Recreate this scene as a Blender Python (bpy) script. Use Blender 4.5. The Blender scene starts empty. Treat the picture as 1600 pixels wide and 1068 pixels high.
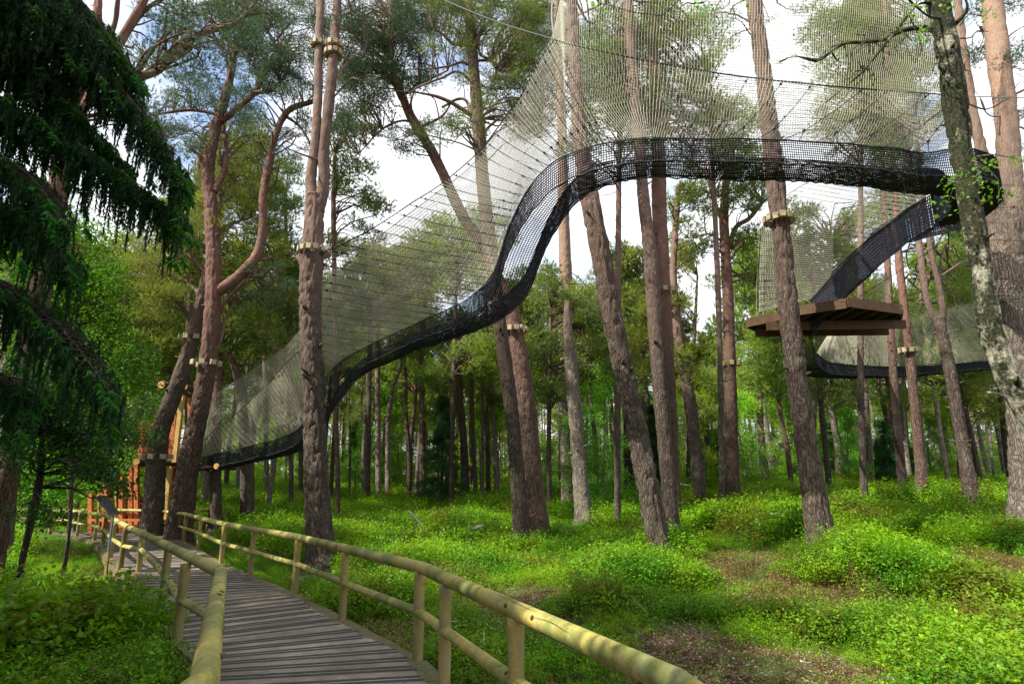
import bpy, math, random
import numpy as np
from mathutils import Vector
random.seed(7); RS = np.random.RandomState(11)
R = math.radians
scene = bpy.context.scene
# ------------------------------------------------------------------ camera
EYE = 1.95; F = 900.0; HOR = 738.0
PITCH = math.atan((HOR-534)/F)
cam_d = bpy.data.cameras.new('camera'); cam = bpy.data.objects.new('camera', cam_d)
scene.collection.objects.link(cam); scene.camera = cam
cam.location = (0, 0, EYE); cam.rotation_euler = (R(90)+PITCH, 0, 0)
cam_d.sensor_width = 36; cam_d.lens = 36*F/1600; cam_d.clip_end = 2000; cam_d.clip_start = 0.05
# ------------------------------------------------------------------ world, sun, exposure
SUN_EL, SUN_AZ = R(47), R(-118)       # azimuth measured from +Y clockwise: behind and left of the camera
w = bpy.data.worlds.new('World'); scene.world = w; w.use_nodes = True
nt = w.node_tree; nt.nodes.clear()
N = nt.nodes.new; L = nt.links.new
out = N('ShaderNodeOutputWorld'); bg = N('ShaderNodeBackground'); bg.inputs[1].default_value = 0.14
sky = N('ShaderNodeTexSky'); sky.sky_type = 'NISHITA'; sky.sun_disc = False
sky.sun_elevation = SUN_EL; sky.sun_rotation = SUN_AZ
tc = N('ShaderNodeTexCoord'); mp = N('ShaderNodeMapping'); mp.inputs['Scale'].default_value = (1, 1, 1.6)
mp.inputs['Location'].default_value = (0.3, 0.1, 0.55)
n1 = N('ShaderNodeTexNoise'); n1.inputs['Scale'].default_value = 3.2; n1.inputs['Detail'].default_value = 7; n1.inputs['Roughness'].default_value = .55
rp = N('ShaderNodeValToRGB'); rp.color_ramp.elements[0].position = .34; rp.color_ramp.elements[1].position = .49; rp.color_ramp.elements[0].color = (.06, .06, .06, 1)
mx = N('ShaderNodeMix'); mx.data_type = 'RGBA'; mx.inputs[7].default_value = (4.7, 4.8, 5.0, 1)
L(tc.outputs['Generated'], mp.inputs[0]); L(mp.outputs[0], n1.inputs['Vector']); L(n1.outputs[0], rp.inputs[0])
L(rp.outputs[0], mx.inputs[0]); L(sky.outputs[0], mx.inputs[6]); L(mx.outputs[2], bg.inputs[0]); L(bg.outputs[0], out.inputs[0])
sl = bpy.data.lights.new('sun', 'SUN'); sl.energy = 5.0; sl.angle = R(.5); sl.color = (1, .93, .8)
so = bpy.data.objects.new('sun', sl); scene.collection.objects.link(so)
sd = Vector((math.sin(SUN_AZ)*math.cos(SUN_EL), math.cos(SUN_AZ)*math.cos(SUN_EL), math.sin(SUN_EL)))
so.rotation_euler = sd.to_track_quat('Z', 'Y').to_euler(); so.location = (-30, -30, 60)
scene.view_settings.view_transform = 'Standard'; scene.view_settings.look = 'None'
scene.view_settings.exposure = 1.1; scene.view_settings.gamma = 1
# ------------------------------------------------------------------ pixel -> world
cp, sp_ = math.cos(PITCH), math.sin(PITCH)
def P(px, py, Y):
    a = (px-800)/F; b = (534-py)/F
    dy = cp-b*sp_; dz = sp_+b*cp
    return np.array([a/dy*Y, Y, EYE+dz/dy*Y])
def PX(px, py, Y, w):     # point and radius from pixel width
    a = P(px, py, Y); dy = cp-(534-py)/F*sp_; return np.array([a[0], a[1], a[2], max(.006, w*.45*Y/dy/F*math.cos(math.atan((px-800)/F)))])
def sm(t): t = np.clip(t, 0, 1); return t*t*(3-2*t)
def zt(x, y):
    x = np.asarray(x, float); y = np.asarray(y, float)
    z = -.15+(.30+.25*sm((x+5)/15))*sm((y-22)/32)+.25*sm((y-50)/50)
    z = z+.60*sm((x-5)/7)*sm((y-12)/7)-.30*sm((-x-1)/3)*(1-sm((y-24)/10))*sm((y-8)/6)+.38*np.exp(-((x-6.6)/2.2)**2-((y-11.6)/2.0)**2)+.25*np.exp(-((x-10.5)/2.5)**2-((y-12.5)/2.0)**2)
    z = z+.16*sm((x-6)/8)*(1-sm((y-30)/30))
    am = .04+.12*sm((y-4)/8)*sm((x+1.5)/3)
    z = z+(.17*sm((y-4)/5)*(sm((x+1)/3)+.5*sm((y-20)/6)))*(vnoise(np.stack([x*.75, y*.75, x*0+2.], -1))-.5)
    z = z+am*(np.sin(x*.9+1.3)*np.sin(y*.7+.4)+.5*np.sin(x*1.9+y*1.3))
    return z
def hit(px, py, up=.2):
    for Y in np.arange(4, 120, .1):
        q = P(px, py, Y)
        if q[2] <= float(zt(q[0], Y))+up: return Y
    return 110.
# ------------------------------------------------------------------ objects
C = scene.collection
def tag(o, label=None, cat=None, group=None, kind=None):
    if label: o['label'] = label
    if cat: o['category'] = cat
    if group: o['group'] = group
    if kind: o['kind'] = kind
    return o
def empty(name, loc, label, cat, group=None):
    o = bpy.data.objects.new(name, None); C.objects.link(o); o.location = [float(v) for v in loc]
    o.empty_display_size = .2
    return tag(o, label, cat, group)
class MB:
    def __init__(s): s.v = []; s.f = []; s.m = []; s.n = 0; s.tri = []; s.trm = []
    def add(s, v, faces, mi=0):
        v = np.asarray(v, float).reshape(-1, 3); s.v.append(v)
        for f in faces: s.f.append([i+s.n for i in f]); s.m.append(mi)
        s.n += len(v)
    def addtri(s, v, t, mi=0):
        v = v.reshape(-1, 3); s.v.append(v); s.tri.append(t+s.n); s.trm.append(np.full(len(t), mi)); s.n += len(v)
    def tube(s, pts, seg=8, mi=0, cap=True, bark=0, step=None, flare=0, square=False):
        """pts rows x,y,z,r"""
        p = np.asarray(pts, float)
        if step: p = resample(p, step)
        t = np.gradient(p[:, :3], axis=0) if len(p) > 2 else np.tile(p[1, :3]-p[0, :3], (2, 1))
        t /= np.linalg.norm(t, axis=1)[:, None]+1e-9
        ref = np.array([0, 1, 0.]) if abs(t[0][1]) < .8 else np.array([1., 0, 0])
        a = np.cross(t, ref); a /= np.linalg.norm(a, axis=1)[:, None]+1e-9; b = np.cross(t, a)
        th = np.arange(seg)/seg*2*math.pi
        n = len(p); r = p[:, 3][:, None]*np.ones(seg)[None]
        if flare: r = r*(1+(flare*np.exp(-(p[:, 2]-p[0, 2])/.36))[:, None]*(1+.5*np.cos(5*th+p[0, 0]))[None])
        if bark:
            ct, st = np.cos(th)[None]*r, np.sin(th)[None]*r
            zz = p[:, 2][:, None]*np.ones(seg)
            q = np.stack([ct*11, st*11, zz*3.0], -1)
            nz = vnoise(q); q2 = np.stack([ct*28, st*28, zz*7.], -1); nz2 = vnoise(q2)
            lump = vnoise(np.stack([ct*2+5, st*2, zz*1.1], -1))
            rdg = 1-np.abs(nz*2-1)
            r = r*(1+.10*(lump-.5))+bark*(-rdg**3*1.6+.8*(nz2-.5))
        v = p[:, None, :3]+a[:, None]*(np.cos(th)[None]*r)[..., None]+b[:, None]*(np.sin(th)[None]*r)[..., None]
        i = np.arange(n-1)[:, None]*seg; j = np.arange(seg)[None]; k = (j+1) % seg
        A = (i+j).ravel(); B = (i+k).ravel(); D = (i+seg+j).ravel(); E = (i+seg+k).ravel()
        tri = np.concatenate([np.stack([A, B, E], 1), np.stack([A, E, D], 1)])
        vv = v.reshape(-1, 3)
        if cap:
            vv = np.concatenate([vv, p[:1, :3], p[-1:, :3]])
            c0 = n*seg; jj = np.arange(seg); kk = (jj+1) % seg
            tri = np.concatenate([tri, np.stack([kk, jj, np.full(seg, c0)], 1), np.stack([jj+(n-1)*seg, kk+(n-1)*seg, np.full(seg, c0+1)], 1)])
        s.addtri(vv, tri, mi)
    def box(s, c, half, rz=0, mi=0, axis=None):
        c = np.array(c, float); cx, cy = math.cos(rz), math.sin(rz)
        v = []
        for dx, dy, dz in [(-1,-1,-1),(1,-1,-1),(1,1,-1),(-1,1,-1),(-1,-1,1),(1,-1,1),(1,1,1),(-1,1,1)]:
            x, y, z = dx*half[0], dy*half[1], dz*half[2]
            v.append(c+np.array([x*cx-y*cy, x*cy+y*cx, z]))
        s.add(v, [(0,3,2,1),(4,5,6,7),(0,1,5,4),(1,2,6,5),(2,3,7,6),(3,0,4,7)], mi)
    def beam(s, a, b, w, h, mi=0):
        """rectangular timber from a to b: w horizontal, h vertical-ish"""
        a = np.array(a, float)[:3]; b = np.array(b, float)[:3]; t = b-a; t /= np.linalg.norm(t)
        up = np.array([0, 0, 1.]) if abs(t[2]) < .8 else np.array([0, 1., 0])
        sd_ = np.cross(t, up); sd_ /= np.linalg.norm(sd_); u = np.cross(sd_, t)
        v = []
        for q in (a, b):
            for i, j in ((-1,-1),(1,-1),(1,1),(-1,1)): v.append(q+sd_*w/2*i+u*h/2*j)
        s.add(v, [(0,3,2,1),(4,5,6,7),(0,1,5,4),(1,2,6,5),(2,3,7,6),(3,0,4,7)], mi)
    def build(s, name, mats, parent=None, origin=None, smooth=False):
        if not isinstance(mats, (list, tuple)): mats = [mats]
        if parent is not None and origin is None: origin = np.array(parent.location)
        V = np.concatenate(s.v) if s.v else np.zeros((0, 3))
        if origin is None: origin = np.zeros(3)
        V = V-np.asarray(origin)[None]
        tris = np.concatenate(s.tri) if s.tri else np.zeros((0, 3), int)
        trm = np.concatenate(s.trm) if s.tri else np.zeros(0, int)
        lt = [len(f) for f in s.f]; li = [i for f in s.f for i in f]
        ltot = np.concatenate([np.full(len(tris), 3), np.array(lt, int)]).astype(np.int32)
        lidx = np.concatenate([tris.ravel(), np.array(li, int)]).astype(np.int32)
        mat = np.concatenate([trm, np.array(s.m, int)]).astype(np.int32)
        me = bpy.data.meshes.new(name); me.vertices.add(len(V)); me.vertices.foreach_set('co', V.astype(np.float32).ravel())
        me.loops.add(len(lidx)); me.loops.foreach_set('vertex_index', lidx)
        me.polygons.add(len(ltot)); st = np.concatenate([[0], np.cumsum(ltot)[:-1]]).astype(np.int32)
        me.polygons.foreach_set('loop_start', st)
        try: me.polygons.foreach_set('loop_total', ltot)
        except Exception: pass
        me.polygons.foreach_set('material_index', mat)
        me.polygons.foreach_set('use_smooth', np.full(len(ltot), smooth))
        me.update(calc_edges=True)
        for m in mats: me.materials.append(m)
        o = bpy.data.objects.new(name, me); C.objects.link(o)
        if parent is not None: o.parent = parent
        else: o.location = [float(x) for x in origin]
        return o
def catmull(p, n):
    p = np.asarray(p, float); k = len(p)
    if k < 3: t = np.linspace(0, 1, n)[:, None]; return p[0]*(1-t)+p[1]*t
    q = np.vstack([2*p[0]-p[1], p, 2*p[-1]-p[-2]])
    t = np.linspace(0, k-1-1e-6, n); i = t.astype(int); u = (t-i)[:, None]
    a, b, c, d = q[i], q[i+1], q[i+2], q[i+3]
    return .5*((2*b)+(c-a)*u+(2*a-5*b+4*c-d)*u*u+(3*b-a-3*c+d)*u**3)
def resample(p, step):
    f = catmull(p, max(24, len(p)*14)); d = np.r_[0, np.cumsum(np.linalg.norm(np.diff(f[:, :3], axis=0), axis=1))]
    n = max(3, int(d[-1]/step)+1); s = np.linspace(0, d[-1], n)
    o = np.stack([np.interp(s, d, f[:, i]) for i in range(f.shape[1])], 1)
    if o.shape[1] > 3: o[:, 3] = np.maximum(o[:, 3], .003)
    return o
_LT = RS.rand(64, 64, 64)
def vnoise(q):
    q = np.asarray(q, float)+100; i = np.floor(q).astype(int); f = q-i; f = f*f*(3-2*f)
    x, y, z = i[..., 0], i[..., 1], i[..., 2]
    def g(a, b, c): return _LT[(x+a) % 64, (y+b) % 64, (z+c) % 64]
    fx, fy, fz = f[..., 0], f[..., 1], f[..., 2]
    l = lambda a, b, t: a+(b-a)*t
    return l(l(l(g(0,0,0), g(1,0,0), fx), l(g(0,1,0), g(1,1,0), fx), fy), l(l(g(0,0,1), g(1,0,1), fx), l(g(0,1,1), g(1,1,1), fx), fy), fz)
# ------------------------------------------------------------------ materials
def mat(name):
    m = bpy.data.materials.new(name); m.use_nodes = True; t = m.node_tree; t.nodes.clear()
    return m, t.nodes.new, t.links.new
def noise(n, l, vec, scale, detail=4, rough=.55):
    a = n('ShaderNodeTexNoise'); a.inputs['Scale'].default_value = scale; a.inputs['Detail'].default_value = detail
    a.inputs['Roughness'].default_value = rough; l(vec, a.inputs['Vector']); return a.outputs[0]
def ramp(n, l, fac, stops):
    r = n('ShaderNodeValToRGB'); e = r.color_ramp.elements
    e[0].position, e[0].color = stops[0][0], (*stops[0][1], 1); e[1].position, e[1].color = stops[-1][0], (*stops[-1][1], 1)
    for p, c in stops[1:-1]: q = e.new(p); q.color = (*c, 1)
    l(fac, r.inputs[0]); return r.outputs[0]
def mixc(n, l, fac, a, b, mode='MIX'):
    x = n('ShaderNodeMix'); x.data_type = 'RGBA'; x.blend_type = mode
    for v, i in ((fac, 0), (a, 6), (b, 7)):
        if isinstance(v, (int, float)): x.inputs[i].default_value = v
        elif isinstance(v, tuple): x.inputs[i].default_value = (*v, 1)
        else: l(v, x.inputs[i])
    return x.outputs[2]
def coords(n, l, kind='Object', scale=(1, 1, 1)):
    c = n('ShaderNodeTexCoord'); m = n('ShaderNodeMapping'); m.inputs['Scale'].default_value = scale
    l(c.outputs[kind], m.inputs[0]); return m.outputs[0]
def wcoords(n, l, scale=(1, 1, 1)):
    c = n('ShaderNodeNewGeometry'); m = n('ShaderNodeMapping'); m.inputs['Scale'].default_value = scale
    l(c.outputs['Position'], m.inputs[0]); return m.outputs[0]
def finish(m, n, l, col, rough=.8, bump=None, bs=.5, bd=.02, spec=.3):
    b = n('ShaderNodeBsdfPrincipled'); o = n('ShaderNodeOutputMaterial')
    if isinstance(col, tuple): b.inputs['Base Color'].default_value = (*col, 1)
    else: l(col, b.inputs['Base Color'])
    b.inputs['Roughness'].default_value = rough; b.inputs['Specular IOR Level'].default_value = spec
    if bump is not None:
        u = n('ShaderNodeBump'); u.inputs['Strength'].default_value = bs; u.inputs['Distance'].default_value = bd
        l(bump, u.inputs['Height']); l(u.outputs[0], b.inputs['Normal'])
    l(b.outputs[0], o.inputs[0]); return m
def mathn(n, l, op, a, b=None, c=None):
    x = n('ShaderNodeMath'); x.operation = op
    for i, v in enumerate((a, b, c)):
        if v is None: continue
        if isinstance(v, (int, float)): x.inputs[i].default_value = v
        else: l(v, x.inputs[i])
    return x.outputs[0]
def bark_mat(name, low1, low2, up1, up2, z0, z1, lichen=(.16, .17, .12), la=.5, crack=(.022, .016, .013)):
    m, n, l = mat(name)
    v = coords(n, l, 'Object', (1, 1, .2)); vw = coords(n, l, 'Object')
    warp = n('ShaderNodeTexNoise'); warp.inputs['Scale'].default_value = 5; l(v, warp.inputs['Vector'])
    va = n('ShaderNodeVectorMath'); va.operation = 'MULTIPLY_ADD'; l(warp.outputs[1], va.inputs[0]); va.inputs[1].default_value = (.34, .34, .34); l(v, va.inputs[2])
    vo = n('ShaderNodeTexVoronoi'); vo.feature = 'DISTANCE_TO_EDGE'; vo.inputs['Scale'].default_value = 17; l(va.outputs[0], vo.inputs['Vector'])
    edge = mathn(n, l, 'MULTIPLY', mathn(n, l, 'ADD', ramp(n, l, vo.outputs[0], [(.0, (0, 0, 0)), (.2, (1, 1, 1))]), noise(n, l, v, 20, 5, .8)), .72)
    fine = noise(n, l, v, 45, 6, .7); mid = noise(n, l, vw, 2.6, 6, .7)
    lo = mixc(n, l, ramp(n, l, fine, [(.35, (0, 0, 0)), (.68, (1, 1, 1))]), low1, low2)
    li = noise(n, l, vw, 3.5, 6, .7)
    lo = mixc(n, l, mathn(n, l, 'MULTIPLY', ramp(n, l, li, [(.5, (0, 0, 0)), (.66, (1, 1, 1))]), la), lo, lichen)
    lo = mixc(n, l, edge, crack, lo)
    hi = mixc(n, l, ramp(n, l, mid, [(.35, (0, 0, 0)), (.7, (1, 1, 1))]), up1, up2)
    hi = mixc(n, l, mathn(n, l, 'MULTIPLY', ramp(n, l, fine, [(.42, (0, 0, 0)), (.66, (1, 1, 1))]), .55), hi, (.075, .055, .048))
    hi = mixc(n, l, mathn(n, l, 'MULTIPLY', ramp(n, l, noise(n, l, vw, 6, 6, .75), [(.52, (0, 0, 0)), (.6, (1, 1, 1))]), .5), hi, (.17, .155, .13))
    sx = n('ShaderNodeSeparateXYZ'); l(vw, sx.inputs[0])
    zz = mathn(n, l, 'ADD', sx.outputs[2], mathn(n, l, 'MULTIPLY', mathn(n, l, 'SUBTRACT', noise(n, l, vw, 1.3, 3), .5), 3.0))
    mr = n('ShaderNodeMapRange'); mr.inputs[1].default_value = z0; mr.inputs[2].default_value = z1; l(zz, mr.inputs[0])
    col = mixc(n, l, mr.outputs[0], lo, hi)
    oi = n('ShaderNodeObjectInfo')
    hv = n('ShaderNodeHueSaturation'); l(col, hv.inputs['Color']); l(mathn(n, l, 'MULTIPLY_ADD', oi.outputs['Random'], .45, .8), hv.inputs['Value']); hv.inputs['Saturation'].default_value = 1.05
    inv = mathn(n, l, 'SUBTRACT', 1, mathn(n, l, 'MULTIPLY', mr.outputs[0], .75))
    h = mathn(n, l, 'ADD', mathn(n, l, 'MULTIPLY', edge, inv), mathn(n, l, 'MULTIPLY', fine, .5))
    return finish(m, n, l, hv.outputs[0], .88, h, .9, .035, .2)
M = {}
M['bark'] = bark_mat('pine_bark', (.04, .028, .023), (.17, .13, .11), (.245, .155, .125), (.11, .08, .068), 4.5, 10)
M['bark_red'] = bark_mat('red_pine_bark', (.055, .032, .026), (.17, .11, .09), (.235, .115, .088), (.12, .07, .058), 4.0, 9, la=.35)
M['bark_dark'] = bark_mat('dark_pine_bark', (.045, .03, .026), (.14, .10, .085), (.21, .11, .08), (.15, .09, .07), 3.5, 9, la=.35)
M['bark_grey'] = bark_mat('grey_pine_bark', (.15, .125, .105), (.34, .29, .245), (.30, .19, .14), (.25, .18, .14), 6, 12)
M['bark_thin'] = bark_mat('thin_trunk_bark', (.14, .12, .10), (.27, .23, .19), (.27, .17, .12), (.22, .15, .11), 5, 12)
def birch_mat():
    m, n, l = mat('mossy_birch_bark')
    v = coords(n, l, 'Object', (1, 1, .8)); a = noise(n, l, v, 7, 7, .72); b = noise(n, l, v, 30, 6, .7); c = noise(n, l, v, 1.3, 4, .6)
    pale = mixc(n, l, ramp(n, l, b, [(.38, (0, 0, 0)), (.62, (1, 1, 1))]), (.13, .12, .085), (.36, .345, .27))
    moss = mixc(n, l, ramp(n, l, b, [(.4, (0, 0, 0)), (.65, (1, 1, 1))]), (.010, .011, .008), (.05, .055, .022))
    sx = n('ShaderNodeSeparateXYZ'); l(coords(n, l, 'Object'), sx.inputs[0])
    mr = n('ShaderNodeMapRange'); mr.inputs[1].default_value = 3.6; mr.inputs[2].default_value = 5.4; mr.inputs[3].default_value = -.015; mr.inputs[4].default_value = .07; l(sx.outputs[2], mr.inputs[0])
    f = mathn(n, l, 'ADD', mathn(n, l, 'ADD', mathn(n, l, 'MULTIPLY', a, .6), mathn(n, l, 'MULTIPLY', c, .4)), mr.outputs[0])
    col = mixc(n, l, ramp(n, l, f, [(.47, (0, 0, 0)), (.54, (1, 1, 1))]), pale, moss)
    return finish(m, n, l, col, .9, mathn(n, l, 'ADD', b, a), .9, .03, .2)
M['birch'] = birch_mat()
def leaf_mat(name, c1, c2, c3=None, trans=.35, nscale=1.2, tcol=None, rough=.55, patch=None, patch_sc=.5, pr=(.52, .64)):
    m, n, l = mat(name)
    v = wcoords(n, l); a = noise(n, l, v, nscale, 3); b = noise(n, l, v, 14, 2)
    col = mixc(n, l, ramp(n, l, a, [(.35, (0, 0, 0)), (.65, (1, 1, 1))]), c1, c2)
    if c3: col = mixc(n, l, ramp(n, l, b, [(.5, (0, 0, 0)), (.7, (1, 1, 1))]), col, c3)
    if patch:
        pn = noise(n, l, v, patch_sc, 4, .6)
        col = mixc(n, l, ramp(n, l, pn, [(pr[0], (0, 0, 0)), (pr[1], (1, 1, 1))]), col, patch)
    oi = n('ShaderNodeObjectInfo'); hv = n('ShaderNodeHueSaturation'); l(col, hv.inputs['Color'])
    l(mathn(n, l, 'MULTIPLY_ADD', oi.outputs['Random'], .4, .8), hv.inputs['Value'])
    l(mathn(n, l, 'MULTIPLY_ADD', oi.outputs['Random'], .03, .485), hv.inputs['Hue'])
    p = n('ShaderNodeBsdfPrincipled'); l(hv.outputs[0], p.inputs['Base Color']); p.inputs['Roughness'].default_value = rough; p.inputs['Specular IOR Level'].default_value = .25
    tr = n('ShaderNodeBsdfTranslucent'); hv2 = n('ShaderNodeHueSaturation'); l(hv.outputs[0], hv2.inputs['Color']); hv2.inputs['Value'].default_value = 1.35; hv2.inputs['Saturation'].default_value = 1.08
    l(hv2.outputs[0], tr.inputs[0])
    ms = n('ShaderNodeMixShader'); ms.inputs[0].default_value = trans; l(p.outputs[0], ms.inputs[1]); l(tr.outputs[0], ms.inputs[2])
    o = n('ShaderNodeOutputMaterial'); l(ms.outputs[0], o.inputs[0]); return m
M['needle'] = leaf_mat('pine_needles', (.055, .10, .025), (.16, .22, .04), (.21, .28, .07), .42)
M['needle_brown'] = leaf_mat('olive_pine_needles', (.12, .17, .03), (.26, .32, .05), (.22, .30, .07), .5)
M['needle_blue'] = leaf_mat('bluish_pine_needles', (.03, .065, .03), (.065, .11, .045), (.09, .14, .06), .3)
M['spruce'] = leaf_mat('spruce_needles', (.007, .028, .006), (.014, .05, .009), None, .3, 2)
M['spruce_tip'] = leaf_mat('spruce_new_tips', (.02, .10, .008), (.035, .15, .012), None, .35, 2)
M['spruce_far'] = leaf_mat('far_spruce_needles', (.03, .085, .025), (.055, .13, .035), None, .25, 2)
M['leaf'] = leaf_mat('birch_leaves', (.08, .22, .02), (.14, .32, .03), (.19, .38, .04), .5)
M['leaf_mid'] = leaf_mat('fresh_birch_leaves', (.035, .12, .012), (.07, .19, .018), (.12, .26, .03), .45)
M['leaf_dark'] = leaf_mat('shaded_birch_leaves', (.018, .065, .009), (.035, .10, .013), (.06, .14, .02), .4)  # darker copy of the birch leaves, shade put into the colour
M['leaf_lime'] = leaf_mat('lime_leaves', (.20, .36, .03), (.33, .50, .05), (.27, .42, .06), .6)
M['bilberry'] = leaf_mat('bilberry_leaves', (.035, .14, .007), (.18, .34, .010), (.28, .44, .02), .45, .7, patch=(.13, .095, .02), patch_sc=.6, pr=(.53, .68))
M['twig'] = leaf_mat('heath_twigs', (.10, .05, .03), (.17, .08, .04), None, .0, 2)
def floor_mat():
    m, n, l = mat('forest_floor')
    v = wcoords(n, l); a = noise(n, l, v, .6, 5); b = noise(n, l, v, 9, 8, .75); c = noise(n, l, v, 40, 4, .7)
    d = mixc(n, l, ramp(n, l, b, [(.36, (0, 0, 0)), (.62, (1, 1, 1))]), (.022, .012, .009), (.10, .048, .025))
    d = mixc(n, l, ramp(n, l, c, [(.55, (0, 0, 0)), (.72, (1, 1, 1))]), d, (.19, .12, .065))
    g = mixc(n, l, ramp(n, l, b, [(.36, (0, 0, 0)), (.62, (1, 1, 1))]), (.02, .06, .01), (.07, .16, .02))
    sx = n('ShaderNodeSeparateXYZ'); l(v, sx.inputs[0])
    mr = n('ShaderNodeMapRange'); mr.inputs[1].default_value = 16; mr.inputs[2].default_value = 30; mr.inputs[3].default_value = 0; mr.inputs[4].default_value = .35; l(sx.outputs[1], mr.inputs[0])
    col = mixc(n, l, ramp(n, l, mathn(n, l, 'ADD', a, mr.outputs[0]), [(.5, (0, 0, 0)), (.62, (1, 1, 1))]), d, g)
    return finish(m, n, l, col, .95, b, .8, .06, .1)
M['floor'] = floor_mat()
def wood_mat(name, c1, c2, c3, scale=(6, 6, 6), rough=.7, kind='Object', fine=55, stain=None, sa=.5, knots=True, kd=3.3):
    m, n, l = mat(name)
    v = coords(n, l, kind, scale); a = noise(n, l, v, 1, 5, .6); b = noise(n, l, coords(n, l, kind), fine, 5, .7); c = noise(n, l, coords(n, l, kind), 2.2, 5, .65)
    col = mixc(n, l, ramp(n, l, a, [(.35, (0, 0, 0)), (.65, (1, 1, 1))]), c1, c2)
    col = mixc(n, l, mathn(n, l, 'MULTIPLY', ramp(n, l, b, [(.45, (0, 0, 0)), (.75, (1, 1, 1))]), .55), col, c3)
    if stain: col = mixc(n, l, mathn(n, l, 'MULTIPLY', ramp(n, l, c, [(.45, (0, 0, 0)), (.57, (1, 1, 1))]), sa), col, stain)
    if knots:
        vo = n('ShaderNodeTexVoronoi'); vo.inputs['Scale'].default_value = kd; l(coords(n, l, kind), vo.inputs['Vector'])
        col = mixc(n, l, mathn(n, l, 'MULTIPLY', ramp(n, l, vo.outputs[0], [(.03, (1, 1, 1)), (.13, (0, 0, 0))]), .7), col, (.10, .06, .03))
    gz = noise(n, l, coords(n, l, kind), 5, 6, .75); col = mixc(n, l, mathn(n, l, 'MULTIPLY', ramp(n, l, gz, [(.5, (0, 0, 0)), (.62, (1, 1, 1))]), .4), col, (.24, .22, .17) if name.startswith('treated') else c3)
    return finish(m, n, l, col, rough, mathn(n, l, 'ADD', a, mathn(n, l, 'MULTIPLY', b, .6)), .35, .01, .3)
M['rail'] = wood_mat('treated_round_rail', (.46, .38, .10), (.31, .27, .08), (.12, .09, .035), (15, 15, 15), .8, stain=(.12, .155, .035), sa=.85, kd=4.5)
M['post'] = wood_mat('treated_post', (.36, .27, .085), (.26, .20, .065), (.14, .10, .04), (9, 9, 2), .7, stain=(.11, .12, .04), sa=.5)
M['deck'] = wood_mat('grey_deck_boards', (.37, .32, .25), (.25, .21, .165), (.13, .10, .07), (3, 3, 3), .72, stain=(.16, .13, .08), sa=.5, knots=False)
_t = M['deck'].node_tree; _b = [q for q in _t.nodes if q.type == 'BSDF_PRINCIPLED'][0]; _s = _b.inputs['Base Color'].links[0].from_socket
_a = _t.nodes.new('ShaderNodeAttribute'); _a.attribute_name = 'tint'; _h = _t.nodes.new('ShaderNodeHueSaturation'); _t.links.new(_a.outputs['Fac'], _h.inputs['Value']); _t.links.new(_s, _h.inputs['Color']); _t.links.new(_h.outputs[0], _b.inputs['Base Color'])
M['deckedge'] = wood_mat('deck_edge_board', (.18, .14, .075), (.11, .095, .045), (.10, .08, .05), (3, 3, 3), .8, stain=(.09, .10, .035), sa=.6, knots=False)
M['grip'] = wood_mat('black_grip_strip', (.03, .03, .034), (.05, .048, .05), (.09, .08, .07), (9, 9, 9), .75, knots=False)
M['orange'] = wood_mat('orange_stained_timber', (.55, .18, .05), (.42, .12, .035), (.25, .07, .03), (9, 9, 2), .6)
M['red'] = wood_mat('dark_red_timber', (.22, .03, .018), (.15, .022, .014), (.07, .015, .01), (9, 9, 2), .6)
M['yellow'] = wood_mat('yellow_timber', (.55, .36, .12), (.42, .27, .08), (.25, .15, .05), (9, 9, 2), .6)
M['logend'] = wood_mat('cut_log_end', (.68, .43, .11), (.55, .32, .07), (.30, .16, .05), (9, 9, 9), .7)
M['plat'] = wood_mat('platform_timber', (.115, .06, .028), (.075, .04, .02), (.04, .024, .013), (4, 4, 4), .7)
M['block'] = wood_mat('pale_wood_block', (.46, .38, .25), (.34, .28, .18), (.2, .15, .1), (20, 20, 20), .8, knots=False)
def plain(name, c, rough=.7, var=.3):
    m, n, l = mat(name); b = noise(n, l, coords(n, l), 25, 4)
    col = mixc(n, l, b, tuple(x*(1-var) for x in c), tuple(x*(1+var) for x in c)); return finish(m, n, l, col, rough)
M['dark_net'] = plain('dark_navy_twine', (.010, .011, .020), .6)
M['rope'] = plain('black_rope', (.008, .010, .012), .7)
M['light_net'] = plain('beige_twine', (.34, .325, .26), .8, .15)
M['steel'] = plain('galvanised_cable', (.20, .24, .24), .4)
M['sign'] = plain('dark_sign_panel', (.018, .02, .02), .3)
M['signpost'] = plain('weathered_metal_post', (.10, .13, .15), .4)
M['stump'] = wood_mat('rotten_stump', (.16, .10, .06), (.09, .055, .035), (.3, .24, .18), (9, 9, 3), .9)
M['dead'] = plain('bleached_dead_wood', (.38, .34, .27), .85)
# ------------------------------------------------------------------ foliage templates (soup of triangles, unit clump)
def unit(n): v = RS.normal(size=(n, 3)); return v/np.linalg.norm(v, axis=1)[:, None]
def pine_tpl(nt=105, nn=9, ln=.17, wd=.026, flat=.6):
    d = unit(nt); rad = RS.rand(nt)**.45; c = d*rad[:, None]; c[:, 2] *= flat
    ax = d+np.array([0, 0, .7])+.3*unit(nt); ax /= np.linalg.norm(ax, axis=1)[:, None]
    c = np.repeat(c, nn, 0); ax = np.repeat(ax, nn, 0)
    k = ax+.75*unit(len(ax)); k /= np.linalg.norm(k, axis=1)[:, None]
    s = np.cross(k, unit(len(k))); s /= np.linalg.norm(s, axis=1)[:, None]
    ll = ln*(.7+.6*RS.rand(len(k)))[:, None]; st = c+ax*(RS.rand(len(k))[:, None]-.6)*ln*.9
    return np.stack([st-s*wd/2, st+s*wd/2, st+k*ll], 1)
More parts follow.
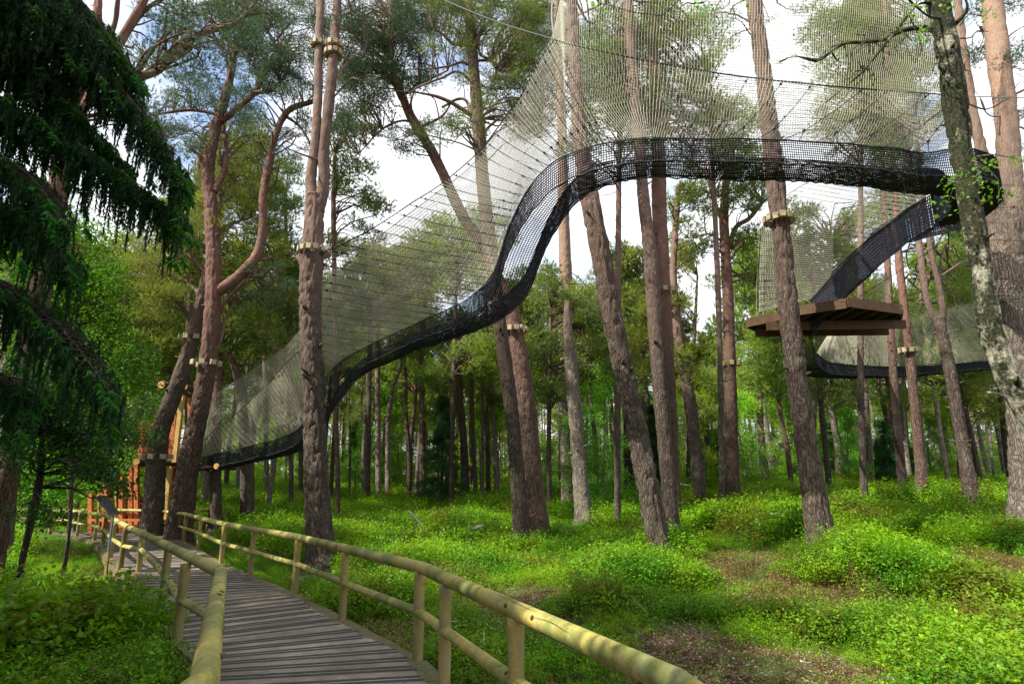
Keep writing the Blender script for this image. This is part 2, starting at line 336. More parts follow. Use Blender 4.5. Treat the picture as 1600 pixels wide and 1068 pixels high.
def leaf_tpl(nl=180, size=.145, flat=.75, droop=.3):
    d = unit(nl); rad = RS.rand(nl)**.5; c = d*rad[:, None]; c[:, 2] *= flat
    k = unit(nl); k[:, 2] -= droop; k /= np.linalg.norm(k, axis=1)[:, None]
    s = np.cross(k, unit(nl)*.5+np.array([0, 0, 1])); s /= np.linalg.norm(s, axis=1)[:, None]
    z = size*(.6+.8*RS.rand(nl))[:, None]
    a, b = c, c+k*z; m1 = c+k*z*.45+s*z*.36; m2 = c+k*z*.45-s*z*.36
    return np.concatenate([np.stack([a, m1, b], 1), np.stack([a, b, m2], 1)])
PT = [pine_tpl() for _ in range(7)]
PTF = [pine_tpl(56, 7, .26, .055) for _ in range(5)]
LT = [leaf_tpl() for _ in range(6)]
LTF = [leaf_tpl(120, .2) for _ in range(5)]
def put(tpls, cen, r, rot=None):
    """merged triangles of clumps at cen with radii r"""
    outs = []
    for c, q in zip(cen, r):
        T = tpls[RS.randint(len(tpls))]; a = RS.rand()*6.283; ca, sa = math.cos(a), math.sin(a)
        X = T.reshape(-1, 3); t = RS.normal(size=2)*.22
        x = X[:, 0]*ca-X[:, 1]*sa; y = X[:, 0]*sa+X[:, 1]*ca; z = X[:, 2]+x*t[0]+y*t[1]
        outs.append(np.stack([x, y, z], 1)*q+np.asarray(c)[None])
    return np.concatenate(outs) if outs else np.zeros((0, 3))
def soup(mb, V, mi=0):
    V = np.asarray(V).reshape(-1, 3)
    if len(V): mb.addtri(V, np.arange(len(V)).reshape(-1, 3), mi)
def branch_to(mb, a, b, r0, r1, sag=.15, seg=5):
    a = np.array(a[:3]); b = np.array(b[:3]); d = np.linalg.norm(b-a); m1 = a*.65+b*.35; m2 = a*.3+b*.7
    j = RS.normal(size=3)*d*.09; m1 = m1+j+np.array([0, 0, sag*d]); m2 = m2+RS.normal(size=3)*d*.08+np.array([0, 0, sag*.6*d])
    p = catmull([[*a, r0], [*m1, r0*.75+r1*.25], [*m2, r0*.4+r1*.6], [*b, r1]], 7)
    p[:, 3] = np.maximum(p[:, 3], .004); mb.tube(p, seg, cap=False)
# ------------------------------------------------------------------ tree builder
TREES = []
def tree(name, label, pts, base=None, Y=None, up=.2, limbs=(), crown=(), foliage='needle', bark='bark', group=None, cat='pine tree',
         seg=24, step=.08, bk=.018, cr=.6, tpl=None, extend=0, dens=1.0, dead=0, twigr=.018, dz=1.6):
    """pts = [(px,py,w)...] from the base upwards"""
    if Y is None: Y = hit(pts[0][0], pts[0][1], up)
    p = [PX(x, y, Y, w_) for x, y, w_ in pts]
    b = p[0].copy(); g = float(zt(b[0], b[1]))-.12
    if b[2] > g:
        k = (b-p[1])/max(.3, abs(b[2]-p[1][2])); q = b+np.array([k[0]*(b[2]-g)*.5, 0, 0, b[3]*.12]); q[2] = g; p = [q]+p
    if extend:   # carry the trunk on upwards beyond the picture
        t = p[-1][:3]-p[-2][:3]; t /= np.linalg.norm(t); q = p[-1].copy(); q[:3] += t*extend; q[3] *= .5; p.append(q)
    root = empty(name, (p[0][0], p[0][1], float(zt(p[0][0], p[0][1]))), label, cat, group)
    mb = MB(); mb.tube(p, seg, step=step, bark=bk*(1.15 if seg > 30 else 1), flare=.5)
    mb.build('trunk', M[bark], root, smooth=True)
    kb = MB(); q_ = resample(np.array(p), .15)
    if Y < 25 and len(q_) > 20:
        for _ in range(12):
            s_ = q_[RS.randint(len(q_)//4, len(q_)-2)]; a_ = RS.rand()*6.283; dd = np.array([math.cos(a_), math.sin(a_), .35]); r_ = s_[3]
            kb.tube([[*(s_[:3]+dd*r_*.75), r_*.22], [*(s_[:3]+dd*(r_*1.08)), r_*.16], [*(s_[:3]+dd*(r_*1.2+.03+.12*RS.rand()**3)), r_*.07]], 7)
        kb.build('branch_stubs', M[bark], root, smooth=True)
    sk = [resample(np.array(p), .5)]
    for lm in limbs:
        ys = np.linspace(0, 1, len(lm)); off = random.uniform(-.8, .8) if len(lm[0]) < 4 else 0
        q = [PX(l_[0], l_[1], Y+(l_[3] if len(l_) > 3 else off*t), l_[2]) for l_, t in zip(lm, ys)]
        lb = MB(); lb.tube(q, 14, step=.07, bark=bk*.55); lb.build('limb', M[bark], root, smooth=True); sk.append(resample(np.array(q), .4))
    SK = np.concatenate(sk)
    fb = MB(); tb = MB(); tp = tpl or (PT if Y < 24 else PTF)
    nb = 0
    for bl in crown:
        x, y, rx, ry = bl[:4]; dd = bl[4] if len(bl) > 4 else 0
        c = cr*F/Y
        n_ = max(2, int(dens*1.75*rx*ry*math.pi/(c*c*.9)))
        cen = []; rr = []
        for _ in range(n_):
            a = random.random()*6.283; q = random.random()**.5
            cc = P(x+math.cos(a)*q*rx, y+math.sin(a)*q*ry, Y+dd+random.uniform(-dz, dz)); cen.append(cc); rr.append(cr*random.uniform(.6, 1.25))
        soup(fb, put(tp, cen, rr))
        for cc in cen:
            dd_ = np.linalg.norm(SK[:, :3]-(cc-np.array([0, 0, .4])), axis=1)+2*np.maximum(0, SK[:, 2]-cc[2]); k = dd_.argmin()
            if dd_[k] < 7: branch_to(tb, SK[k], cc, min(SK[k, 3]*.5, twigr+.008*dd_[k]), .006)
            for _k in range(3):
                e = cc+RS.normal(size=3)*cr*.5; branch_to(tb, cc-np.array([0, 0, .1]), e, .009, .004, .05, 4)
            nb += 1
    for _ in range(dead):
        k = RS.randint(len(sk[0])//5, len(sk[0])*4//5); s = sk[0][k]; a = random.random()*6.283; ln = random.uniform(.4, 1.6)
        branch_to(tb, s, s[:3]+np.array([math.cos(a)*ln, math.sin(a)*ln, random.uniform(-.2, .5)]), .018, .005, .05, 5)
    if fb.n: fb.build('crown', M[foliage], root)
    if tb.n: tb.build('branches', M[bark], root)
    TREES.append((p[0][0], p[0][1], p[0][3]))
    return root
# ================================================================== GROUND
gx = np.concatenate([np.linspace(-400, -45, 14)[:-1], np.linspace(-45, -10, 50)[:-1], np.linspace(-10, 14, 160)[:-1], np.linspace(14, 45, 50)[:-1], np.linspace(45, 400, 14)])
gy = np.concatenate([np.linspace(-60, -2, 12)[:-1], np.linspace(-2, 18, 150)[:-1], np.linspace(18, 60, 90)[:-1], np.linspace(60, 600, 40)])
XX, YY = np.meshgrid(gx, gy); ZZ = zt(XX, YY)+.035*(vnoise(np.stack([XX*2.2, YY*2.2, XX*0], -1))-.5)
nx, ny = len(gx), len(gy)
I = (np.arange(ny-1)[:, None]*nx+np.arange(nx-1)[None]).ravel()
gm = MB(); gm.addtri(np.stack([XX, YY, ZZ], -1), np.concatenate([np.stack([I, I+1, I+nx+1], 1), np.stack([I, I+nx+1, I+nx], 1)]))
tag(gm.build('forest_floor', M['floor'], smooth=True), kind='structure')

# ================================================================== BOARDWALK
ZD0, SL = .35, .029
def onp(px, py, h=0):   # pixel onto the sloping deck plane raised by h
    b = (534-py)/F; s = (sp_+b*cp)/(cp-b*sp_); Y = (EYE-ZD0-h)/(-s-SL); return tuple(P(px, py, Y)[:2])
def dz_(y): return ZD0-SL*y
RH = .85
Lc, Ln = onp(345, 893, RH), onp(318, 1068, RH); Rc, Rn = onp(657, 885, RH), onp(1060, 1068, RH)
ext = lambda a, b, t: (b[0]+(b[0]-a[0])*t, b[1]+(b[1]-a[1])*t)
LE = [(Ln[0]+.45, -3), (Ln[0]+.38, 0), Ln, Lc]+[onp(*q) for q in ((283, 1000), (252, 951), (215, 894), (187, 884), (172, 872), (160, 852), (147, 844), (120, 838), (88, 826))]
RE = [(Rn[0]+.55, -3), (Rn[0]+.5, 0), Rn, Rc]+[onp(*q) for q in ((537, 968), (459, 928), (390, 898), (343, 879), (309, 858), (286, 846), (267, 838), (244, 834), (190, 831))]
LE.append((LE[-1][0]-4, LE[-1][1]+.3)); RE.append((RE[-1][0]-6, RE[-1][1]+.5))
LE = np.array(LE); RE = np.array(RE)
def outward(A, B, d): v = A-B; return A+v/np.linalg.norm(v, axis=1)[:, None]*d
LEo, REo = outward(LE, RE, .07), outward(RE, LE, .07)
tt = np.linspace(0, len(LE)-1, 900)
def lin(A):
    q = np.stack([np.interp(tt, np.arange(len(A)), A[:, i]) for i in (0, 1)]+[tt*0], 1)
    for _ in range(60): q[1:-1] = (q[:-2]+q[1:-1]*2+q[2:])/4
    return q
lc, rc = lin(LEo), lin(REo)
mid = (lc+rc)/2; ds = np.r_[0, np.cumsum(np.linalg.norm(np.diff(mid[:, :2], axis=0), axis=1))]
PW = .31; npl = int(ds[-1]/PW)
def at(side, s): return np.array([np.interp(s, ds, side[:, 0]), np.interp(s, ds, side[:, 1])])
bd = MB(); tint = []
def slab(a, b, c, d, top, th, mi):
    tint.extend([tcur]*8)
    v = [[*a, dz_(a[1])+top], [*b, dz_(b[1])+top], [*c, dz_(c[1])+top], [*d, dz_(d[1])+top]]
    lo = [[x, y, z-th] for x, y, z in v]
    bd.add(v+lo, [(0,1,2,3),(7,6,5,4),(0,4,5,1),(1,5,6,2),(2,6,7,3),(3,7,4,0)], mi)
tcur = 1.
for i in range(npl):
    tcur = random.uniform(.72, 1.22)
    s0, s1 = i*PW+.004, (i+1)*PW-.004; j = random.uniform(-.004, .004)
    a, b, c, d = at(lc, s0), at(rc, s0), at(rc, s1), at(lc, s1); e0, e1 = random.uniform(-.012, .012), random.uniform(-.012, .012); w0 = (b-a)/np.linalg.norm(b-a); a = a+w0*e0; d = d+w0*e0; b = b+w0*e1; c = c+w0*e1
    wd_ = np.linalg.norm(b-a); f0, f1 = random.uniform(.04, .09)/wd_*1.4, 1-random.uniform(.10, .20)/wd_
    M0, M3, M1, M2 = a+(b-a)*f0, d+(c-d)*f0, a+(b-a)*f1, d+(c-d)*f1
    slab(a, M0, M3, d, j, .035, 1); slab(M0, M1, M2, M3, j, .035, 0); slab(M1, b, c, M2, j, .035, 1)
    for g_ in (.28, .78):
        for e_ in (.11, wd_-.11):
            n_ = a+(d-a)*g_+w0*e_; bd_n = .006; slab(n_-w0*bd_n, n_+w0*bd_n, n_+w0*bd_n+(d-a)*.035, n_-w0*bd_n+(d-a)*.035, j+.0025, .004, 2)
    for g0, g1 in ((.05, .20), (.36, .51)):
        e0, e1 = random.uniform(-.02, .02), random.uniform(-.03, .02)
        if random.random() < .04: continue
        l0, r0, r1, l1 = M0+(M3-M0)*g0, M1+(M2-M1)*g0, M1+(M2-M1)*g1, M0+(M3-M0)*g1
        slab(l0+w0*e0, r0+w0*e1, r1+w0*e1, l1+w0*e0, j+.0045, .006, 2)
for side, sg in ((lc, 1), (rc, -1)):
    for k in range(0, 900, 12):
        a = side[k]; b = side[min(k+12, 899)]
        a3 = [a[0], a[1], dz_(a[1])-.12]; b3 = [b[0], b[1], dz_(b[1])-.12]
        bd.beam(a3, b3, .045, .16, 1)
    for k in range(30, 899, 60):
        a = side[k]; o = (mid[k]-a)*.08; z1 = dz_(a[1])-.21; z0 = float(zt(a[0], a[1]))-.2
        bd.tube([[a[0]+o[0], a[1]+o[1], z0, .06], [a[0]+o[0], a[1]+o[1], z1, .06]], 8, 1)
bo_ = bd.build('boardwalk', [M['deck'], M['deckedge'], M['grip']]); tag(bo_, kind='structure'); tint += [1.]*(len(bo_.data.vertices)-len(tint)); at_ = bo_.data.attributes.new('tint', 'FLOAT', 'POINT'); at_.data.foreach_set('value', tint)

M['grip2'] = plain('dark_crack_wood', (.075, .05, .022), .9)
# ------------------------------------------------------------------ railings
def railing(label, posts, rails, lows, group=None):
    """posts: (x, y, ztop, zbottom) world; rails: lists of world points for the top rail"""
    x, y = posts[0][0], posts[0][1]
    root = empty('timber_railing', (x, y, float(zt(x, y))), label, 'railing', group)
    for (x, y, z1, r) in posts:
        mb = MB(); z0 = float(zt(x, y))-.15
        mb.tube([[x, y, z0, r], [x, y, z1, r]], 14, step=.06, bark=.005); mb.build('post', M['post'], root, smooth=True)
    for nm, segs, r0 in (('top_rail', rails, .064), ('lower_rail', lows, .052)):
        for a, b in segs:
            a = np.array(a); b = np.array(b); t = (b-a)/np.linalg.norm(b-a)
            mb = MB(); e = .012 if nm == 'top_rail' else 0
            mb.tube([[*(a-t*e), r0], [*((a+b)/2), r0*1.02], [*(b+t*e), r0*.99]], 20, step=.04, bark=.007)
            ln = np.linalg.norm(b-a); sd = np.cross(t, [0, 0, 1.]); sd /= np.linalg.norm(sd); uu = np.cross(sd, t)
            for _ in range(int(1+ln*.7)):
                an = random.uniform(-.2, 3.3); s0 = random.uniform(.03, .8)*ln; l_ = random.uniform(.2, .9); q = []
                for w_ in np.linspace(0, 1, 9):
                    sx = min(s0+l_*w_, ln-.02); a2 = an+.1*math.sin(w_*7+an*3); q.append([*(a+t*sx+(sd*math.cos(a2)+uu*math.sin(a2))*(r0-.0005)), .0004+.0014*math.sin(math.pi*w_)])
                mb.tube(q, 4, 1)
            for _ in range(int(ln*.9)):
                an = random.uniform(-.2, 3.3); sx = random.uniform(.05, .95)*ln; nrm_ = sd*math.cos(an)+uu*math.sin(an); c = a+t*sx+nrm_*(r0-.006); mb.tube([[*c, .016], [*(c+nrm_*.0075), .011]], 8, 1)
            mb.build(nm, [M['rail'], M['grip2']], root, smooth=True)
    return root
def rz(y, h=RH): return dz_(y)+h
def run(label, pts, postpts, group=None):
    rails = [((*a, rz(a[1])), (*b, rz(b[1]))) for a, b in zip(pts[:-1], pts[1:])]
    pp = [(x, y, rz(y)-.04, .06) for x, y in postpts]
    low = [((*a, rz(a[1], .43)), (*b, rz(b[1], .43))) for a, b in zip(postpts[:-1], postpts[1:])]
    return railing(label, pp, rails, low)
lerp = lambda a, b, t: (a[0]+(b[0]-a[0])*t, a[1]+(b[1]-a[1])*t)
rB = (Rn[0]+.45, -.8)
rp_ = [rB, Rn, lerp(Rn, Rc, .40), lerp(Rn, Rc, .78), Rc]+[onp(*q) for q in ((534, 966), (460, 925), (391, 898), (345, 880), (309, 857), (286, 846))]
run('long right-hand timber railing curving from the bottom of the picture to the far bend', [rB, Rn, Rc, rp_[6], rp_[8], rp_[10]], rp_)
lB = (Ln[0]+.3, -.8)
lp_ = [lB, Ln, Lc]+[onp(*q) for q in ((276, 1003), (252, 950), (216, 893), (188, 886))]
run('left-hand timber railing nearest the viewer with a sharp corner over the planks', [lB, Ln, Lc, lp_[6]], lp_)
fl = [lp_[6]]+[onp(*q) for q in ((172, 871), (160, 850))]
run('short sunlit timber railing beside the dark tilted sign', [fl[0], fl[2]], fl)
f2 = [fl[2]]+[onp(*q) for q in ((147, 843), (120, 837), (88, 826))]; f2.append((f2[-1][0]-3, f2[-1][1]+.2))
run('far left timber railing running behind the thin dark trunk', [f2[0], f2[2], f2[4]], f2)
f3 = [rp_[10]]+[onp(*q) for q in ((267, 838), (244, 834), (190, 831))]; f3.append((f3[-1][0]-3, f3[-1][1]+.2))
run('far timber railing in front of the orange timber tower', [f3[0], f3[2], f3[4]], f3)
# distant low rails
def far_fence(x0, x1, py, Y, label, hgt=1.0, n=8):
    a = P(x0, py, Y); b = P(x1, py, Y+1.5); root = empty('post_and_rail_fence', (a[0], a[1], float(zt(a[0], a[1]))), label, 'fence')
    for k in range(n):
        q = a+(b-a)*k/(n-1); g = float(zt(q[0], q[1])); mb = MB(); mb.tube([[q[0], q[1], g-.1, .06], [q[0], q[1], g+hgt, .055]], 8); mb.build('post', M['post'], root)
    for h in (.45, .92):
        q0 = [a[0], a[1]-.08, float(zt(a[0], a[1]))+hgt*h]; q1 = [b[0], b[1]-.08, float(zt(b[0], b[1]))+hgt*h]
        mb = MB(); mb.beam(q0, q1, .05, .1); mb.build('rail', M['rail'], root)
far_fence(1415, 1575, 735, 55, 'pale two-rail fence far off at the right edge of the wood', 1.25, 9)
far_fence(1120, 1250, 740, 62, 'short pale fence far behind the upright pine with the bare red foot', 1.2, 7)
far_fence(300, 352, 800, 23.5, 'low brown rail fence behind the leaning trunk beside the tower', 1.0, 3)
# sign
YS = 14.2; sx_, sy_ = P(168, 870, YS)[:2]
sg = empty('tilted_sign', (sx_, sy_, float(zt(sx_, sy_))), 'dark tilted sign panel on a slim metal post beside the left railing', 'sign')
M_ = 0; t0 = P(157, 776, YS); t1 = P(180, 803, YS)
mb = MB(); mb.beam(P(177, 803, YS), P(169, 862, YS), .04, .05); mb.build('metal_post', M['signpost'], sg)
mb = MB(); mb.beam(P(169, 862, YS), [P(167, 888, YS)[0], YS, float(zt(sx_, sy_))-.1], .055, .06); mb.build('wooden_foot', M['post'], sg)
mb = MB(); mb.beam(t0, t1, .3, .06); mb.build('panel', M['sign'], sg)
mb = MB(); mb.beam(t0+np.array([.02, 0, .034]), t1+np.array([-.0, 0, .034]), .25, .006); mb.build('panel_face', M['sign'], sg)

# ================================================================== NET WALKWAY
def wires(mb, S, r, mi=0, every=(1, 1)):
    """S (nu,nv,3) grid: lines along both directions as triangular twine"""
    nu, nv = S.shape[:2]
    rr_ = np.asarray(r, float)
    def strands(G, r=None):          # G (k lines, m points, 3)
        k, m = G.shape[:2]
        t = np.gradient(G, axis=1); t /= np.linalg.norm(t, axis=2)[..., None]+1e-9
        up = np.array([.13, .21, .97]); a = np.cross(t, up); a /= np.linalg.norm(a, axis=2)[..., None]+1e-9; b = np.cross(t, a)
        th = np.arange(3)*2.0944
        V = G[:, :, None]+(r if np.ndim(r) == 0 else r[..., None, None])*(a[:, :, None]*np.cos(th)[None, None, :, None]+b[:, :, None]*np.sin(th)[None, None, :, None])
        base = (np.arange(k)[:, None, None]*m+np.arange(m-1)[None, :, None])*3
        j = np.arange(3)[None, None]; j2 = (j+1) % 3
        A, B, D, E = base+j, base+j2, base+3+j, base+3+j2
        tri = np.concatenate([np.stack([A, B, E], -1).reshape(-1, 3), np.stack([A, E, D], -1).reshape(-1, 3)])
        mb.addtri(V, tri, mi)
    ra = rr_ if rr_.ndim == 0 else rr_[None, :]; rb_ = rr_ if rr_.ndim == 0 else rr_[:, None]
    strands(np.swapaxes(S, 0, 1), ra); strands(S, rb_)
def ruled(A, B, nu, nv, sag=0., jit=0.):
    a = catmull(A, nu); b = catmull(B, nu); v = np.linspace(0, 1, nv)[None, :, None]
    S = a[:, None]*(1-v)+b[:, None]*v
    if sag: S[..., 2] -= sag*np.sin(v[..., 0]*math.pi)
    if jit:
        q = vnoise(S*1.1)-.5; S[..., 1] += jit*q*3; S[..., 2] += jit*q*.6
    return S
def dens_resample(A, B, cell):
    """pair of station lists resampled so that stations are cell apart on average"""
    A = catmull(A, 400); B = catmull(B, 400); m = (A+B)/2
    d = np.r_[0, np.cumsum(np.linalg.norm(np.diff(m, axis=0), axis=1))]; n = int(d[-1]/cell); s = np.linspace(0, d[-1], n)
    f = lambda Z: np.stack([np.interp(s, d, Z[:, i]) for i in range(3)], 1)
    return f(A), f(B)
def net_surface(A, B, cell, r, mb, jit=.0, sag=0., cells=None):
    a, b = dens_resample(A, B, cell)
    h = np.linalg.norm(a-b, axis=1).mean(); nv = max(3, int(h/cell))
    v = np.linspace(0, 1, nv)[None, :, None]; S = a[:, None]*(1-v)+b[:, None]*v
    if sag: S[..., 2] -= sag*np.sin(v[..., 0]*math.pi)
    if jit:
        q = vnoise(S*.9)-.5; S[..., 1] += jit*q*3; S[..., 2] += jit*q
        S += (vnoise(S*9)[..., None]-.5)*cell*.35
    wires(mb, S, r)
    return S
def hn(p):  # right-hand horizontal normals of a path
    t = np.gradient(p, axis=0); t[:, 2] = 0; t /= np.linalg.norm(t, axis=1)[:, None]+1e-9
    return np.stack([t[:, 1], -t[:, 0], t[:, 0]*0], 1)
def pl(l): return np.array([P(*q) for q in l])
ropeA = pl([(303, 714, 23.2), (345, 707, 22.7), (400, 694, 21.8), (440, 683, 20.8), (468, 668, 19.8), (477, 645, 18.6), (487, 615, 17.4), (508, 588, 16.5), (540, 560, 16.1), (590, 533, 15.9), (650, 505, 15.5),
            (700, 483, 14.6), (740, 460, 13.9), (768, 430, 13.1), (782, 395, 12.4), (796, 352, 11.7), (820, 305, 11.1), (850, 267, 10.6), (890, 240, 10.2), (950, 223, 9.8), (1030, 216, 9.5), (1110, 216, 9.4),
            (1200, 219, 9.4), (1300, 224, 9.7), (1400, 232, 10.2), (1480, 247, 11.0), (1525, 262, 11.9)])
WH, WW = .46, .62
nA = hn(catmull(ropeA, 200))[::8]
fa = catmull(ropeA, 200); na = hn(fa)
for _ in range(12): na[1:-1] = (na[:-2]+na[1:-1]+na[2:])/3
na /= np.linalg.norm(na, axis=1)[:, None]
xa = 800+fa[:, 0]/(fa[:, 1]*cp+(fa[:, 2]-EYE)*sp_)*F
sA = np.interp(xa, [300, 400, 500, 650, 760, 830, 900, 1000, 1300, 1480, 1530], [1.1, 1.1, 1.05, 1.1, 1.25, 1.3, 1.15, 1.0, 1.0, 1.15, 1.4])[:, None]
cA = fa-na*WW*sA/2; cA[:, 2] -= WH*sA[:, 0]
ropeR = pl([(1490, 292, 13.6), (1440, 312, 13.6), (1390, 346, 13.6), (1340, 388, 13.8), (1300, 428, 14.0), (1266, 466, 14.2)])
fr = catmull(ropeR, 60); nr = hn(fr)        # travelling left: right-hand normal points away from the camera
cR = fr+nr*WW*1.8/2; cR[:, 2] -= WH*1.8
tp_ = pl([(1543, 300, 12.9)])
a_, b_ = cA[-9], cR[3]; ctr = (a_+b_)/2; u_ = (a_-b_)/2; v_ = np.array([-u_[1], u_[0], 0]); v_ *= (1 if v_[0] > 0 else -1)*.45
arc = np.array([[*(ctr+u_*math.cos(q)+v_*math.sin(q)), 1.3+.4*q/math.pi] for q in np.linspace(.5, math.pi-.5, 4)])
cen = np.concatenate([np.c_[cA, sA][:-9:4], arc, np.c_[cR, np.full(60, 1.8)][5::4], np.c_[cR[-1:], [1.8]]])
pth = resample(cen, .045); path = pth[:, :3]; psc = pth[:, 3]
nn_ = hn(path)
for _ in range(10): nn_[1:-1] = (nn_[:-2]+nn_[1:-1]+nn_[2:])/3
nn_ /= np.linalg.norm(nn_, axis=1)[:, None]
def trough(path, nrm, name, label, wh=WH, ww=WW, group=None, r=.0088, sc=None):
    sc = np.ones(len(path)) if sc is None else sc; wh0, ww0 = wh, ww; wh = 1.0
    root = empty(name, path[0]-np.array([0, 0, wh0]), label, 'net walkway', group)
    K = 22; S = []
    prof = [(-.5-.02, wh)]+[(-.5, wh*(1-q)) for q in (.1, .2, .3, .4, .5, .6, .7, .8, .9)]+[(-.5+q, -.05*math.sin(q*math.pi)) for q in np.linspace(0, 1, 14)]+[(.5, wh*q) for q in (.1, .2, .3, .4, .5, .6, .7, .8, .9, 1)]
    prof += []
    zz = sc*0; rv = r*np.maximum(1, sc)**1.0
    for a, h in prof: S.append(path+nrm*a*ww0*sc[:, None]+np.stack([zz, zz, h*wh0*sc], 1))
    S = np.stack(S, 1); S += (vnoise(S*14)[..., None]-.5)*.02; S[..., 2] += (vnoise(S*2.2)-.5)*.05
    al = np.r_[0, np.cumsum(np.linalg.norm(np.diff(path, axis=0), axis=1))]; scal = .03*np.abs(np.sin(al*9+2*np.sin(al*1.7)))
    for k in (10, 23): S[:, k, 2] += scal-.02; S[:, k-1, 2] += .3*scal; S[:, k+1, 2] += .3*scal
    mb = MB(); wires(mb, S[:, :11], rv); mb.build('side_net', M['dark_net'], root)
    mb = MB(); wires(mb, S[:, 10:24], rv*.88)
    mb.build('floor_net', M['dark_net'], root)
    mb = MB(); wires(mb, S[:, 23:], rv); mb.build('side_net', M['dark_net'], root)
    for k, rr in ((0, .017), (10, .016), (23, .018), (S.shape[1]-1, .017)):
        mb = MB(); q = S[:, k].copy(); q[:, 2] += (vnoise(q*7)-.5)*.035 if k in (10, 23) else 0
        mb.tube(np.c_[q[::2], np.full(len(q[::2]), rr)], 6); mb.build('edge_rope', M['rope'], root)
    return S, root
SA, rootA = trough(path, nn_, 'net_walkway', 'black net walkway sweeping up from the tower over the clearing to the high platform', sc=psc)
nearL, farL = SA[:, 0], SA[:, -1]
# lower walkway from under the platform to the right
ropeC = pl([(1266, 508, 16.0), (1272, 545, 17.2), (1296, 565, 19), (1340, 570, 21), (1420, 571, 23.5), (1530, 564, 26), (1680, 552, 29)])
fc = resample(np.c_[ropeC, np.ones(len(ropeC))], .05)[:, :3]; nc = hn(fc)
for _ in range(10): nc[1:-1] = (nc[:-2]+nc[1:-1]+nc[2:])/3
cC = fc-nc*.4; cC[:, 2] -= .38
SC, rootC = trough(cC, nc, 'net_walkway', 'lower black net walkway hanging below the platform and running off to the right', .38, .8)
# ---- beige side screens with their cables and ties
def nearest_seq(line, px):
    """points on a rope line whose picture x equals px (first crossing)"""
    return px
def screen(label, A, B, cell=.062, r=.0044, jit=.10, sag=.12, group=None):
    root = empty('side_screen_net', A[0], label, 'netting', group)
    mb = MB(); S = net_surface(A, B, cell, r, mb, jit, sag); mb.build('mesh', M['light_net'], root)
    return root, S
def cable(mb, pts, r, sag=0): mb.tube(np.c_[catmull(pts, 40), np.full(40, r)], 6)
scr0 = [((303, 714), (306, 700), 23), ((345, 707), (330, 676), 22.4), ((400, 694), (358, 655), 21.6), ((440, 683), (391, 626), 20.6), ((468, 668), (415, 604), 19.6), ((477, 645), (440, 575), 18.4), ((484, 622), (466, 548), 17)]
scr = [((508, 588), (503, 574), 15.6), ((540, 560), (504, 548), 15), ((600, 528), (504, 515), 14.4), ((650, 505), (504, 485), 13.8), ((700, 483), (504, 450), 13.3), ((745, 457), (506, 415), 12.9), ((768, 430), (530, 384), 12.7), ((782, 395), (590, 352), 12.5), ((796, 352), (645, 316), 12.1), ((812, 318), (690, 287), 11.8),
       ((835, 284), (745, 240), 11.4), ((862, 258), (780, 196), 11.1), ((890, 240), (815, 148), 10.7), ((920, 230), (840, 98), 10.3), ((950, 223), (866, 62), 10.1), ((985, 218), (905, 73), 9.9), ((1030, 216), (1052, 103), 9.8),
       ((1110, 216), (1140, 117), 9.8), ((1200, 219), (1240, 129), 9.8), ((1300, 224), (1340, 138), 10), ((1400, 232), (1430, 145), 10.4), ((1480, 247), (1500, 149), 11)]
def rope_at(line, px, py):
    """point of a 3-D line that is seen nearest to the pixel"""
    d = line-np.array([0, 0, EYE]); f = d[:, 1]*cp+d[:, 2]*sp_; u = -d[:, 1]*sp_+d[:, 2]*cp
    x = 800+d[:, 0]/f*F; y = 534-u/f*F; return line[((x-px)**2+(y-py)**2).argmin()]
A_ = np.array([rope_at(fa, *a)+np.array([0, -.01, .02]) for a, b, Y in scr]); B_ = np.array([P(*b, Y) for a, b, Y in scr])
r1, S1 = screen('beige mesh screen stretched between the black walkway and the sloping black cable', A_, B_)
mb = MB(); cable(mb, np.concatenate([[P(497, 395, 12.7)], B_[6:15]]), .014); mb.build('top_cable', M['rope'], r1)
mb = MB(); cable(mb, [P(660, -14, 10.4), P(770, 32, 10.2), P(866, 62, 10.1)], .013);  mb.tube(np.c_[[P(1500, 149, 11), P(1530, 151, 11.4), P(1700, 156, 13)], [.012]*3], 6); mb.build('main_cable', M['steel'], r1); mb = MB(); cable(mb, B_[14:], .015); mb.build('main_cable', M['rope'], r1)
mb = MB(); cable(mb, [P(866, 62, 10.1), P(862, 20, 10.3), P(866, -30, 10.5)], .016); mb.build('hanger', M['steel'], r1)
# ties: black cords with knots and a fork at the walkway
def tie(mb, a, b, fork=.35, knots=2, tr=.0085):
    a = np.array(a); b = np.array(b); d = b-a; f = a+d*.18
    mb.tube([[*b, tr], [*(a+d*.6+np.array([0, 0, -.03])), tr], [*f, tr]], 5)
    for s in (-1, 1): mb.tube([[*f, tr*.9], [*(a+np.array([s*fork*.5, 0, 0])), tr*.9]], 5)
    for k in range(knots):
        c = a+d*(.18 if k == 0 else random.uniform(.9, .97)); mb.tube([[*(c-d*.012), .004], [*(c-d*.004), .028], [*(c+d*.004), .028], [*(c+d*.012), .004]], 5)
    for k in range(2):
        c = a+d*(.2+.2*k); mb.tube([[*(c-d*.006), .004], [*c, .022], [*(c+d*.006), .004]], 5)
u_tops = [(1052, 103), (1123, 115), (1170, 121), (1223, 128), (1270, 132), (1350, 140), (1388, 142), (1452, 146), (1500, 149), (1530, 152)]
u_bots = [(1022, 215), (1073, 215), (1110, 216), (1145, 216), (1190, 218), (1232, 220), (1290, 223), (1335, 226), (1390, 231), (1440, 239)]
mb = MB()
for (a, b), (c, d) in zip(u_tops, u_bots): tie(mb, rope_at(fa, c, d), rope_at(catmull(B_[14:], 300), a, b))
fb_ = catmull(B_, 900)
